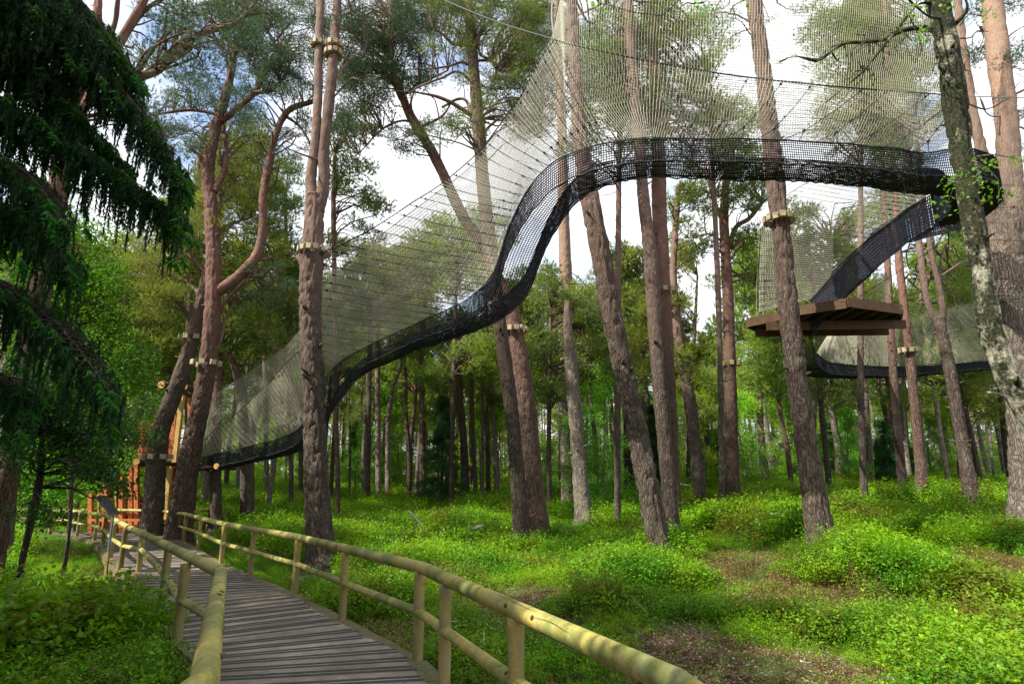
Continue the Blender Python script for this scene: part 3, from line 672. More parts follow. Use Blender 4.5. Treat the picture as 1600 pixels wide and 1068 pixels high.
for k in range(40):      # the fan of ties on the left part, near horizontal
    t = k/39; tie(mb, catmull(A_[:15], 400)[int(t*399)], catmull(B_[:15], 400)[int(t*399)], .16)
mb.build('tie_cords', M['rope'], r1)
A0_ = np.array([rope_at(fa, *a) for a, b, Y in scr0]); B0_ = np.array([P(*b, Y) for a, b, Y in scr0])
r0_, S0 = screen('beige mesh screen above the low start of the walkway, left of the thick forked pine', A0_, B0_)
mb = MB(); cable(mb, B0_, .013); mb.build('top_cable', M['rope'], r0_)
mb = MB()
for k in range(34):
    t = k/33; tie(mb, catmull(A0_, 200)[int(t*199)], catmull(B0_, 200)[int(t*199)], .12)
mb.build('tie_cords', M['rope'], r0_)
# far-side screen, rising out of the top of the picture
farp = [((312, 712), (330, 618), 24), ((400, 694), (402, 572), 22.5), ((440, 683), (440, 545), 21), ((468, 668), (468, 515), 19), ((487, 615), (492, 470), 17.4), ((508, 588), (512, 440), 16.5), ((590, 533), (590, 372), 16), ((650, 505), (650, 325), 15.5), ((740, 460), (705, 285), 14.6), ((768, 430), (745, 250), 14),
        ((796, 352), (790, 190), 13.6), ((820, 305), (832, 120), 13.0), ((850, 267), (860, 62), 12.5), ((890, 240), (872, 10), 12.2), ((920, 230), (890, -60), 12), ((970, 220), (950, -120), 11.8), ((1030, 216), (1030, -150), 11.6), ((1110, 216), (1115, -150), 11.6), ((1200, 219), (1210, -140), 11.8), ((1300, 224), (1320, -130), 12.2), ((1400, 232), (1420, -110), 12.8), ((1470, 247), (1500, -60), 13.4)]
def far_pair(a):
    k = np.abs(nearL-rope_at(fa, *a)[None]).sum(1).argmin(); return farL[k]
A2 = np.array([far_pair(a) for a, b, Y in farp]); B2 = np.array([P(*b, Y) for a, b, Y in farp])
r2, S2 = screen('tall beige mesh screen behind the walkway, rising out of the top of the picture', A2, B2, .062, .0040, .10, .0)
mb = MB(); cable(mb, B2[:14], .008); cable(mb, B2[13:], .010); mb.build('top_cable', M['rope'], r2)
# return part screen
ret = [((1266, 468), (1183, 488), 15.4), ((1300, 432), (1184, 430), 15.2), ((1340, 392), (1190, 372), 15), ((1390, 350), (1212, 322), 14.7), ((1440, 318), (1262, 285), 14.4), ((1488, 300), (1330, 262), 14.1)]
A3 = np.array([rope_at(fr, *a) for a, b, Y in ret]); B3 = np.array([P(*b, Y) for a, b, Y in ret])
r3, S3 = screen('beige mesh screen fanning left from the walkway above the high platform', A3, B3, .058, .0046, .05, .0)
mb = MB(); cable(mb, B3, .010); mb.build('top_cable', M['rope'], r3)
mb = MB()
for k in range(30):
    t = k/29; a = catmull(A3, 200)[int(t*199)]; b = catmull(B3, 200)[int(t*199)]
    mb.tube([[*a, .006], [*((a+b)/2-np.array([0, 0, .03])), .005], [*b, .005]], 5)
    for q in (.06, .11, .17): c = a+(b-a)*q; mb.tube([[*(c-(b-a)*.01), .004], [*c, .015], [*(c+(b-a)*.01), .004]], 5)
mb.build('tie_cords', M['rope'], r3)
# small triangular screen on the other side of the return run, and one at the platform's left end
A4 = pl([(1322, 478, 14.9), (1352, 450, 14.6), (1385, 425, 14.5)]); B4 = pl([(1395, 482, 15.6), (1392, 470, 15.6), (1388, 440, 15.6)])
r4, S4 = screen('small triangle of beige mesh between the walkway and the right end of the platform', A4, B4, .058, .0046, 0, 0)
A5 = pl([(1183, 497, 15.5), (1184, 440, 15.4), (1186, 372, 15.3), (1188, 330, 15.2)]); B5 = pl([(1262, 472, 14.9), (1250, 420, 14.9), (1240, 365, 14.8), (1225, 322, 14.8)])
r5, S5 = screen('upright beige mesh screen at the left end of the high platform', A5, B5, .058, .0046, .03, 0)
# lower walkway screen
A6 = np.array([rope_at(fc, *q) for q in ((1276, 552), (1300, 565), (1340, 570), (1420, 571), (1530, 564), (1670, 553))]); B6 = pl([(1296, 522, 18), (1312, 506, 19.5), (1350, 500, 21.5), (1420, 492, 24), (1500, 476, 26.4), (1660, 440, 29)])
r6, S6 = screen('beige mesh screen above the lower walkway on the right', A6, B6, .10, .0062, .05, 0)
mb = MB(); cable(mb, B6, .010)
for k in range(30):
    t = k/29; a = catmull(A6, 200)[int(t*199)]; b = catmull(B6, 200)[int(t*199)]; mb.tube([[*a, .007], [*(a*.75+b*.25), .005]], 5)
mb.build('tie_cords', M['rope'], r6)
# long bracing wires strung between the trunks
def wire(label, pts, r=.006, m='rope'):
    mb = MB(); p = np.array([P(*q) for q in pts]); mb.tube(np.c_[catmull(p, 30), np.full(30, r)], 5); tag(mb.build('bracing_wire', M[m], origin=p[0]), label, 'wire', 'bracing wires')
wire('thin pale bracing wire crossing the white sky beside the forked pine', [(600, 140, 20), (660, 280, 19), (740, 420, 18)], .004, 'steel')
wire('black wire running up from the platform to the right past the walkway', [(1325, 476, 14.8), (1440, 400, 14.2), (1560, 320, 13.8)], .008)
wire('black wire slanting from the walkway down past the collared trunk', [(1165, 330, 13), (1275, 262, 11), (1320, 232, 10.2)], .006)
wire('black wire crossing behind the trunks under the arch of the walkway', [(1000, 300, 13), (1085, 380, 14.5), (1150, 430, 16)], .005)
for i, (y0, y1) in enumerate([(285, 292), (325, 322), (345, 352), (372, 378), (392, 396)]):
    wire(['top', 'second', 'third', 'fourth', 'lowest'][i]+' of the five black wires drawn across the big right-hand pine', [(1500, y0-4, 13.5), (1560, (y0+y1)/2, 13.6), (1680, y1, 14)], .0045)

# ================================================================== HIGH PLATFORM
zp = P(1290, 496, 14.6)[2]
def onz(px, py, z):
    b = (534-py)/F; Y = (z-EYE)*(cp-b*sp_)/(sp_+b*cp); return P(px, py, Y)
cor = np.array([onz(*q, zp) for q in ((1169, 503), (1250, 484), (1322, 471), (1407, 481), (1402, 500), (1300, 514), (1200, 516))])
pc = cor.mean(0)
pr = empty('tree_platform', (pc[0], pc[1], zp-.3), 'brown timber platform held high among the trunks where the two net walkways meet', 'platform')
mb = MB(); n = len(cor); top = [[*c[:2], zp+.05] for c in cor]; bot = [[*c[:2], zp] for c in cor]
mb.add(top+bot, [tuple(range(n)), tuple(range(2*n-1, n-1, -1))]+[(i, i+n, (i+1) % n+n, (i+1) % n) for i in range(n)]); mb.build('deck_boards', M['plat'], pr)
for i in range(n):
    a, b = cor[i], cor[(i+1) % n]; o = (a+b)/2-pc; o[2] = 0; o = o/np.linalg.norm(o)*.03
    mb = MB(); mb.beam([*(a+o)[:2], zp-.02], [*(b+o)[:2], zp-.05], .04, .24); mb.build('fascia_board', M['plat'], pr)
x0, x1 = cor[:, 0].min(), cor[:, 0].max()
def clipy(x):
    ys = []
    for i in range(n):
        a, b = cor[i], cor[(i+1) % n]
        if (a[0]-x)*(b[0]-x) < 0: ys.append(a[1]+(b[1]-a[1])*(x-a[0])/(b[0]-a[0]))
    return (min(ys), max(ys)) if len(ys) > 1 else (0, 0)
for x in np.arange(x0+.25, x1-.1, .38):
    y0, y1 = clipy(x); mb = MB(); mb.beam([x, y0+.03, zp-.085], [x, y1-.03, zp-.085], .05, .16); mb.build('joist', M['plat'], pr)
ym = (cor[:, 1].min()+cor[:, 1].max())/2
for dy in (-.35, .35):
    mb = MB(); mb.beam([x0+.2, ym+dy+.2, zp-.28], [x1-.25, ym+dy, zp-.28], .08, .22); mb.build('bearer', M['plat'], pr)
mb = MB()
for dx, dz0 in ((-.04, 0), (0, .0), (.04, 0), (-.02, -.03), (.02, -.03)):
    a = cor[3]+np.array([-.06+dx*.3, -.06, dz0-.02]); mb.tube([[a[0]+dx, a[1], zp+a[2]-cor[3][2], .009], [a[0]+dx, a[1]-.02, zp+a[2]-cor[3][2], .009]], 6)
mb.build('bolt_heads', M['steel'], pr)

# ================================================================== TIMBER TOWER (left)
tw = P(245, 830, 23.4); tz = float(zt(tw[0], tw[1]))
tr_ = empty('timber_tower', (tw[0], tw[1], tz), 'orange and red timber access tower with log platform beside the leaning pines', 'tower')
def P_(x, y, Y): return P(x, y, Y+3.5)
def tb(name, a, b, w_, h_, m): mb = MB(); mb.beam(a, b, w_, h_); return mb.build(name, M[m], tr_)
def vpost(px, py0, py1, Y, w_, m, name='post', px2=None): return tb(name, P_(px2 or px, py1, Y), P_(px, py0, Y), w_, w_, m)
vpost(221, 660, 722, 19.8, .17, 'orange'); vpost(238, 662, 722, 20.6, .15, 'orange')
vpost(214, 722, 830, 19.8, .15, 'orange'); 
vpost(285, 617, 722, 19.7, .16, 'yellow', px2=273); vpost(273, 645, 722, 20.6, .2, 'orange', px2=268)
vpost(296, 610, 700, 20.8, .16, 'orange', px2=300)
vpost(266, 728, 812, 19.7, .16, 'yellow', px2=258); vpost(247, 728, 815, 19.7, .12, 'red', px2=242)
tb('top_rail', P_(222, 688, 19.85), P_(240, 688, 20.5), .05, .08, 'orange')
for k in range(4): vpost(225+k*3.6, 690, 720, 19.9+k*.14, .045, 'orange', 'baluster')
tb('floor_rail', P_(215, 727, 20.2), P_(330, 735, 20.4), .9, .07, 'red')
tb('wall_panel', P_(243, 762, 21.0), P_(286, 762, 21.2), .06, 1.7, 'red')
tb('inner_shelf', P_(255, 747, 20.7), P_(268, 747, 20.7), .05, .03, 'block')
def log(a, b, r, label=None):
    mb = MB(); a = np.array(a); b = np.array(b); mb.tube([[*a, r], [*((a+b)/2), r*1.04], [*b, r]], 16, step=.12, bark=.008); o = mb.build('log_beam', M['bark_dark'], tr_, smooth=True)
    t = (a-b)/np.linalg.norm(a-b); e = MB(); e.tube([[*(a+t*.002), r*.93], [*(a+t*.012), r*.9]], 16); q = e.build('cut_end', M['logend'], tr_); q.parent = o; q.location = (0, 0, 0)
    q.parent = o
log(P_(252, 601, 19.2), P_(300, 610, 21.5), .155); log(P_(288, 604, 19.6), P_(312, 612, 21.6), .13); log(P_(285, 612, 20.6), P_(322, 622, 21), .13)
log(P_(236, 722, 19.2), P_(300, 724, 20.6), .13); log(P_(338, 728, 19.2), P_(366, 730, 20.5), .12); log(P_(213, 721, 19.3), P_(235, 724, 21), .13); log(P_(330, 732, 20), P_(262, 726, 20.8), .11)
# stair going down to the left
tb('stringer', P_(215, 800, 20.0), P_(160, 832, 20.0), .06, .26, 'red'); tb('stringer', P_(222, 775, 20.8), P_(166, 822, 20.8), .06, .26, 'red')
for k in range(6): t = k/5; tb('tread', P_(212-t*50, 790+t*38, 19.9), P_(217-t*50, 786+t*36, 20.8), .28, .04, 'orange')
tb('handrail', P_(212, 748, 19.9), P_(150, 775, 19.9), .06, .1, 'orange'); tb('handrail', P_(150, 775, 19.9), P_(136, 772, 19.9), .06, .1, 'orange')
for k in range(9): t = k/8; tb('baluster', P_(208-t*54, 750+t*24, 19.9), P_(208-t*54, 800+t*27, 19.9), .05, .05, 'orange' if k % 2 else 'yellow')
for px, a, b in ((142, 771, 832), (166, 752, 835), (190, 742, 832), (205, 730, 828)): vpost(px, a, b, 19.85, .15, 'orange')
tb('lower_rail', P_(138, 812, 19.6), P_(285, 812, 19.6), .06, .09, 'orange'); tb('kick_board', P_(160, 800, 20.9), P_(245, 802, 20.9), .05, 1.0, 'red')
# ================================================================== TREES
def collar(px, py, Y, w_, label, n=9, r0=None, two=False, m='block'):
    c = P(px, py, Y); r = w_*.5*Y/F+.012
    root = empty('block_collar', c, label, 'tree collar', 'wooden block collars round the trunks')
    for k in range(n):
        a = k/n*6.283+.2; mb = MB(); q = c+np.array([math.cos(a)*(r+.03), math.sin(a)*(r+.03), random.uniform(-.015, .015)])
        mb.box(q, (.03+.02*Y/15, .04+.9*r/n, .045+.03*Y/15), a); mb.build('block', M[m], root)
    for h in (-.03, .035):
        mb = MB(); th = np.linspace(0, 6.283, 25); mb.tube(np.stack([c[0]+np.cos(th)*(r+.072), c[1]+np.sin(th)*(r+.072), c[2]+h+th*0, th*0+.010], 1), 5); mb.build('rope', M['rope'], root)
    return root
TREE = {}
def T(key, *a, **k): TREE[key] = tree(*a, **k)
T('leanL', 'scots_pine', 'dark ridged pine leaning right beside the tower, crooked red stems forking high up', [(283, 800, 46), (296, 720, 41), (312, 640, 36), (325, 560, 33), (333, 470, 31), (334, 400, 29), (330, 330, 27), (325, 270, 24), (333, 215, 22), (348, 165, 19), (360, 120, 15), (364, 78, 12), (352, 40, 9), (345, 5, 8)], Y=20.6, bark='bark_red', seg=40, step=.06, bk=.03,
  limbs=[[(340, 455, 22), (372, 432, 20), (400, 400, 18), (411, 360, 17), (411, 310, 16), (420, 255, 15), (433, 205, 13), (452, 172, 12), (490, 158, 9)],
         [(345, 190, 15), (375, 165, 12), (400, 142, 11), (412, 115, 9), (438, 86, 7)], [(396, 146, 9), (425, 140, 8), (445, 120, 6), (452, 100, 4)],
         [(362, 80, 9), (372, 60, 8), (378, 40, 6), (368, 8, 5)], [(338, 178, 8), (300, 172, 7), (262, 176, 6), (232, 182, 4)], [(335, 300, 14), (350, 268, 11), (354, 235, 9), (349, 195, 8)], [(336, 500, 9), (352, 470, 8), (372, 450, 6), (392, 432, 5)], [(438, 86, 6), (425, 60, 4), (410, 30, 3)], [(445, 180, 7), (470, 200, 5), (488, 230, 4)],
         [(330, 560, 9), (345, 530, 8), (352, 500, 6), (366, 470, 4)]],
  crown=[(440, 60, 70, 60), (400, 110, 60, 45), (470, 110, 40, 50), (420, 20, 80, 35), (350, 30, 60, 35), (440, 130, 40, 30), (310, 150, 60, 40), (465, 220, 30, 50), (380, 180, 40, 30), (290, 210, 40, 30), (410, 450, 45, 40, 1)], foliage='needle_blue', cr=.42, dens=.8)
T('bendL', 'scots_pine', 'grey brown pine bending right behind the tower logs, propped against the dark ridged one', [(238, 806, 42), (243, 740, 38), (247, 690, 36), (262, 640, 33), (283, 585, 30), (300, 530, 28), (312, 480, 24), (324, 430, 20), (334, 380, 16), (342, 320, 11), (346, 260, 6)], Y=22.2, bark='bark', seg=32, bk=.025,
  limbs=[[(302, 505, 12), (285, 480, 10), (262, 452, 9), (242, 440, 7)], [(316, 462, 10), (290, 440, 8), (262, 425, 7), (235, 415, 5)], [(322, 430, 10), (300, 405, 8), (275, 392, 6), (235, 388, 4)], [(326, 390, 8), (295, 370, 7), (255, 362, 5), (222, 362, 4)], [(330, 370, 8), (362, 350, 6), (392, 340, 5)]],
  crown=[(235, 370, 45, 28), (215, 425, 45, 30), (270, 420, 50, 40), (260, 470, 45, 30), (300, 350, 50, 30), (360, 300, 55, 45), (290, 330, 50, 40), (380, 240, 50, 40)], foliage='needle_brown', cr=.5, dens=.95)
T('redTop', 'scots_pine', 'many stemmed orange barked pine rising behind the dark spruce at top left', [(60, 470, 44), (85, 330, 42), (110, 200, 38), (140, 80, 28), (152, 20, 18), (155, -30, 15)], Y=11.5, bark='bark_red', seg=32,
  limbs=[[(120, 190, 20), (150, 130, 19), (185, 70, 19), (215, 20, 17), (240, -30, 14)], [(108, 150, 18), (118, 60, 17), (118, -20, 15)], [(150, 125, 20), (190, 125, 18), (215, 122, 16), (250, 108, 15), (268, 80, 14), (292, 62, 13), (330, 48, 11), (365, 38, 10), (390, 15, 8), (410, -12, 7)],
         [(185, 70, 12), (225, 18, 10), (262, -5, 8), (300, -14, 6)], [(160, 80, 14), (178, 40, 12), (186, -10, 9)], [(330, 46, 6), (345, 75, 5), (362, 95, 3)]],
  crown=[(270, 30, 80, 35), (225, 70, 40, 30), (380, 60, 60, 30), (340, 0, 90, 30), (225, 160, 45, 40), (400, 10, 70, 35), (300, 90, 60, 30), (250, 200, 30, 20)], foliage='needle_blue', cr=.42, dens=.75)
T('twin', 'scots_pine', 'thick pine right of the railing whose smooth pinkish stem forks into two with block collars', [(502, 884, 60), (500, 860, 50), (497, 800, 46), (494, 720, 43), (491, 640, 41), (488, 560, 40), (485, 480, 42), (487, 410, 43), (491, 350, 36), (492, 305, 33)], bark='bark', seg=56, step=.04, bk=.030, up=.1,
  limbs=[[(490, 330, 24, 0), (486, 280, 21, 0), (492, 225, 18, 0), (497, 150, 17, 0), (498, 80, 16, 0), (501, 0, 15, 0), (503, -60, 14, 0)], [(496, 330, 26, 0), (506, 285, 22, 0), (506, 235, 21, 0), (513, 170, 20, 0), (520, 100, 19, 0), (525, 40, 17, 0), (530, -60, 15, 0)],
         [(478, 420, 15), (470, 404, 15), (466, 402, 12)], [(500, 250, 7), (470, 240, 5), (450, 232, 4)], [(520, 130, 6), (545, 95, 5), (572, 75, 3)]], crown=[(540, 60, 45, 45, 1), (560, 110, 30, 25, 1), (470, 35, 25, 35, 1)], foliage='needle_blue', cr=.35, dens=.6)
T('curvy', 'scots_pine', 'pine with a slender red S-curved stem in the sky and a stout collared base', [(840, 832, 42), (834, 770, 37), (826, 680, 35), (817, 600, 34), (805, 530, 34), (795, 480, 32), (775, 430, 24), (752, 380, 21), (722, 335, 20), (696, 280, 19), (672, 232, 18), (642, 182, 17), (624, 140, 16), (612, 105, 14), (608, 70, 12), (613, 20, 11), (616, -40, 9)], bark='bark_red', seg=40, step=.07, bk=.02,
  limbs=[[(668, 228, 6), (640, 190, 5), (600, 200, 4), (560, 240, 3)], [(655, 200, 6), (690, 182, 5), (705, 160, 4)], [(628, 150, 6), (660, 130, 5), (700, 110, 3)]], crown=[(600, 85, 75, 55), (580, 25, 95, 45), (560, 130, 60, 35), (670, 20, 60, 40), (545, 80, 45, 60), (530, 200, 30, 40), (650, 35, 35, 35), (640, 215, 45, 22), (640, 110, 40, 35), (570, 180, 40, 25)], foliage='needle_blue', cr=.42, dens=1.)
T('armed', 'scots_pine', 'straight brown pine with bare broken arms against the white sky, vanishing behind the mesh', [(812, 790, 28), (800, 650, 26), (783, 520, 25), (768, 400, 24), (758, 320, 24), (750, 230, 23), (744, 150, 21), (738, 80, 19), (733, 20, 17), (729, -40, 15)], Y=17.2, bark='bark', seg=24,
  limbs=[[(740, 75, 6), (725, 70, 7), (707, 68, 6), (690, 52, 4), (678, 48, 3)], [(745, 115, 8), (738, 105, 7), (722, 97, 6), (700, 104, 5), (668, 108, 4), (640, 108, 3)], [(742, 130, 6), (715, 112, 5), (690, 122, 5), (655, 135, 4), (640, 145, 3)], [(750, 185, 8), (725, 172, 8), (705, 160, 7), (680, 150, 6), (652, 145, 4), (620, 142, 3)], [(744, 200, 6), (730, 160, 6), (715, 155, 6), (690, 168, 5)],
         [(738, 50, 6), (745, 55, 5), (750, 85, 5), (765, 93, 5), (775, 110, 4), (765, 140, 3)], [(745, 95, 5), (765, 95, 5), (785, 105, 4)]], crown=[(775, 90, 60, 65), (800, 30, 70, 50), (840, 60, 50, 60), (760, 30, 50, 40), (700, 60, 40, 25), (820, 180, 35, 40), (720, 0, 90, 20), (830, 110, 40, 40), (750, 190, 28, 25), (690, 200, 45, 22), (700, 10, 60, 18), (780, 150, 35, 30)], foliage='needle', cr=.42, dens=.9)
T('pairL', 'scots_pine', 'pale grey split-barked trunk with block collars standing tight against a second grey pine', [(888, 790, 24), (885, 700, 22), (882, 620, 24), (882, 540, 26), (884, 460, 24), (882, 380, 21), (880, 300, 20), (878, 200, 17), (872, 60, 13), (870, -40, 10)], bark='bark_grey', seg=28, bk=.02, crown=[(850, 60, 50, 60, 2), (900, 130, 50, 60, 3), (830, 180, 30, 40, 2)], dens=.7, cr=.5)
T('pairR', 'scots_pine', 'grey lichen flecked pine leaning left into its pale collared neighbour', [(912, 806, 30), (905, 730, 27), (900, 660, 25), (894, 590, 24), (888, 520, 18), (886, 470, 10)], bark='bark_grey', seg=28, bk=.02)
T('leanC', 'scots_pine', 'broad dark ridged pine leaning left in the centre foreground under the arch of the walkway', [(1038, 874, 50), (1028, 840, 42), (1012, 760, 40), (993, 660, 39), (975, 580, 38), (957, 500, 37), (943, 420, 36), (930, 350, 36), (918, 290, 34), (908, 220, 28), (900, 130, 25), (895, 50, 23), (890, -40, 20)], bark='bark', seg=48, step=.05, bk=.03, up=.1, limbs=[[(945, 440, 8), (938, 425, 6), (930, 420, 5)]], crown=[(940, 60, 45, 60, 3)], dens=.5, cr=.5)
T('clusA', 'scots_pine', 'reddish grey pine close behind the broad leaning one, mate of the cluster under the arch', [(1050, 842, 30), (1045, 760, 28), (1036, 660, 28), (1028, 560, 28), (1022, 480, 28), (1016, 400, 24), (1008, 330, 22), (1003, 280, 21), (995, 180, 20), (985, 60, 18), (980, -40, 16)], bark='bark', seg=28, crown=[(960, 90, 40, 90, 2), (985, 180, 40, 60, 2), (1010, 30, 50, 50, 2)], dens=1., cr=.5)
T('clusB', 'scots_pine', 'straighter smooth trunk right of the cluster under the arch with a pale rope round it', [(1058, 818, 20), (1054, 740, 18), (1048, 620, 20), (1040, 500, 24), (1034, 400, 26), (1030, 320, 27), (1028, 220, 24), (1022, 100, 21), (1018, -40, 18)], bark='bark_red', seg=28, crown=[(1050, 70, 60, 60, 2), (1060, 170, 50, 50, 2), (1090, 220, 50, 30, 2)], dens=1., cr=.5)
T('bent', 'scots_pine', 'grey pine with an elbowed upper stem between the cluster and the bare-footed pine', [(1095, 792, 24), (1090, 730, 22), (1082, 660, 22), (1072, 590, 22), (1062, 540, 18), (1056, 490, 16), (1052, 420, 13), (1056, 350, 12), (1060, 290, 10)], bark='bark', seg=24, crown=[(1070, 320, 45, 30), (1075, 380, 30, 28)], limbs=[[(1080, 600, 12), (1076, 560, 11), (1066, 520, 9), (1062, 500, 6)]], foliage='needle_brown', cr=.5, dens=.8)
T('bareFoot', 'scots_pine', 'upright dark red pine with a scraped orange foot and forked crown right of the cluster', [(1146, 790, 34), (1145, 765, 26), (1143, 680, 24), (1141, 580, 22), (1138, 480, 21), (1134, 400, 19), (1131, 340, 17), (1134, 290, 14), (1137, 220, 10)], bark='bark_red', seg=24, limbs=[[(1131, 345, 10), (1118, 320, 8), (1110, 290, 7), (1105, 270, 6)], [(1140, 385, 10), (1150, 355, 9), (1172, 340, 8), (1190, 318, 6)], [(1143, 388, 6), (1165, 372, 5), (1185, 373, 4)], [(1130, 378, 5), (1110, 366, 4), (1090, 368, 3)]],
  crown=[(1110, 310, 40, 25), (1160, 310, 45, 25), (1180, 375, 35, 22), (1180, 430, 25, 25, 2), (1120, 260, 50, 30, 2), (1100, 380, 25, 14), (1170, 260, 40, 40, 2)], cr=.45, dens=.75)
T('main', 'scots_pine', 'tall pinkish brown pine leaning left in front of the high platform with a block collar', [(1286, 856, 62), (1280, 820, 52), (1270, 760, 46), (1258, 680, 42), (1246, 600, 40), (1236, 520, 38), (1228, 440, 37), (1220, 360, 35), (1213, 300, 34), (1205, 220, 33), (1195, 130, 31), (1185, 60, 29), (1178, 0, 27), (1172, -60, 25)], Y=12.8, bark='bark', seg=56, step=.045, bk=.026, up=.1, limbs=[[(1200, 190, 8), (1205, 180, 8), (1207, 176, 7)]], crown=[(1140, 30, 40, 25, 1), (1110, 60, 40, 25, 1), (1230, 20, 50, 20, 1)], cr=.4, dens=.5)
T('smallC', 'scots_pine', 'small slim pine with a kinked pale trunk standing far back between the two collared pines', [(1208, 752, 11), (1200, 680, 9), (1188, 600, 9), (1180, 530, 8), (1175, 470, 6)], bark='bark_thin', seg=12, crown=[(1185, 480, 30, 20), (1175, 520, 30, 14), (1195, 540, 30, 16)], cr=.8, dens=.9, bk=.01)
T('behindMain', 'scots_pine', 'dark slim pine half hidden behind the tall leaning collared pine', [(1298, 780, 12), (1290, 700, 12), (1282, 620, 12), (1278, 540, 10), (1270, 420, 9)], bark='bark_dark', seg=14, crown=[(1300, 560, 40, 30), (1310, 620, 40, 20)], cr=.8, foliage='needle', dens=.8)
T('rA', 'scots_pine', 'dark trunk left of the small block collared pine on the right', [(1412, 770, 20), (1404, 690, 17), (1397, 600, 16), (1391, 500, 15), (1386, 400, 13), (1380, 300, 12), (1375, 100, 10), (1372, -20, 9)], Y=21.5, bark='bark_dark', seg=20, crown=[(1360, 90, 55, 60, 2), (1330, 170, 55, 50, 2), (1400, 170, 40, 60, 2), (1340, 250, 45, 30, 3)], cr=.5, dens=1.)
T('rB', 'scots_pine', 'red stemmed pine with a small block collar right of the high platform', [(1442, 770, 25), (1436, 700, 22), (1428, 620, 20), (1420, 540, 18), (1412, 470, 16), (1405, 410, 15), (1400, 330, 13), (1392, 200, 11), (1385, 60, 9), (1380, -20, 8)], Y=19.5, bark='bark_red', seg=24, crown=[(1420, 60, 50, 55, 2), (1370, 30, 60, 35, 2), (1300, 60, 45, 40, 2)], cr=.5, dens=1.)
T('rC', 'scots_pine', 'brown pine on the right whose trunk forks into two red stems level with the platform', [(1519, 784, 32), (1512, 740, 28), (1500, 670, 26), (1488, 600, 24), (1476, 540, 24), (1466, 495, 24)], Y=18.5, bark='bark', seg=28, limbs=[[(1468, 510, 16, 0), (1452, 480, 14, 0), (1444, 440, 13, 0), (1438, 395, 13, 0), (1428, 320, 11, 0), (1415, 200, 10, 0)], [(1472, 510, 15, 0), (1473, 480, 14, 0), (1466, 440, 12, 0), (1455, 395, 11, 0), (1444, 320, 10, 0), (1432, 210, 8, 0)]], crown=[(1440, 170, 45, 50), (1420, 250, 40, 30), (1500, 440, 40, 30, 3), (1430, 470, 30, 40, 4)], cr=.5, dens=.75)
T('rD', 'scots_pine', 'thin dark pine leaning left behind the forked one near the far fence', [(1530, 744, 13), (1520, 690, 12), (1508, 640, 11), (1494, 570, 9), (1485, 480, 7)], Y=30, bark='bark_dark', seg=14, crown=[(1520, 600, 35, 22), (1500, 540, 40, 30), (1540, 640, 30, 20)], cr=.8, foliage='needle_brown', dens=.8)
T('rE', 'scots_pine', 'pale grey slim pine tucked behind the forked pine on the right', [(1480, 742, 10), (1470, 680, 10), (1458, 600, 9), (1446, 520, 8), (1436, 440, 6)], Y=28, bark='bark_thin', seg=12, crown=[(1450, 560, 35, 30), (1440, 620, 30, 16)], cr=.8, foliage='needle_brown', dens=.8)
T('rF', 'scots_pine', 'thin pale leaning trunk standing alone in the green gap right of the tall collared pine', [(1384, 738, 9), (1374, 700, 9), (1366, 660, 8), (1360, 620, 6)], bark='bark_grey', seg=12, crown=[(1370, 620, 30, 16)], cr=.8, dens=.6)
T('bigR', 'scots_pine', 'massive flaky barked pine cut off by the right edge of the picture', [(1604, 830, 76), (1606, 760, 72), (1603, 680, 68), (1597, 600, 70), (1588, 520, 74), (1577, 440, 78), (1570, 380, 78), (1570, 330, 66)], Y=14.6, bark='bark_grey', seg=64, step=.05, bk=.035,
  limbs=[[(1560, 370, 46, 0), (1550, 300, 30, 0), (1530, 220, 22, 0), (1512, 130, 20, 0), (1500, 40, 18, 0), (1492, -50, 16, 0)], [(1582, 370, 62, 0), (1578, 280, 50, 0), (1572, 180, 46, 0), (1560, 90, 44, 0), (1550, 0, 42, 0), (1543, -60, 40, 0)], [(1580, 150, 8), (1600, 140, 7), (1640, 120, 5)], [(1576, 180, 6), (1545, 180, 5), (1530, 150, 4), (1520, 140, 3)]], crown=[(1540, 80, 30, 40, 1), (1600, 90, 35, 45, 1), (1600, 200, 25, 50, 1), (1555, 20, 40, 25, 1)], foliage='needle_blue', cr=.4, dens=.6)
# birch in the right foreground
T('birch', 'mossy_birch', 'mossy white and black birch bending in front of the big right-hand pine', [(1760, 1040, 110), (1700, 820, 92), (1640, 690, 76), (1598, 625, 62), (1568, 575, 54), (1548, 510, 48), (1536, 440, 46), (1525, 370, 44), (1512, 300, 42), (1500, 220, 46), (1490, 140, 50), (1478, 60, 46), (1462, -10, 42), (1452, -60, 40)], Y=7.2, bark='birch', seg=56, step=.04, bk=.018, cat='birch tree',
  limbs=[[(1480, 60, 16), (1452, 45, 12), (1430, 44, 10), (1405, 50, 9), (1380, 62, 9), (1350, 66, 8), (1320, 68, 7), (1297, 82, 7), (1280, 94, 7), (1262, 92, 6), (1240, 88, 5), (1218, 97, 5)], [(1470, 10, 10), (1440, 5, 7), (1418, 25, 6), (1395, 55, 6), (1378, 75, 5), (1350, 110, 5), (1318, 138, 4), (1290, 160, 3)],
         [(1490, 40, 9), (1505, 25, 8), (1512, 10, 8), (1500, -20, 6)], [(1300, 82, 3), (1306, 92, 3), (1312, 96, 2)], [(1430, 44, 5), (1440, 75, 3), (1430, 100, 2), (1440, 130, 2)], [(1490, 150, 5), (1520, 165, 5), (1545, 170, 4), (1580, 150, 3)], [(1478, 30, 6), (1450, 25, 4), (1420, 0, 4)]])
bfb = MB()
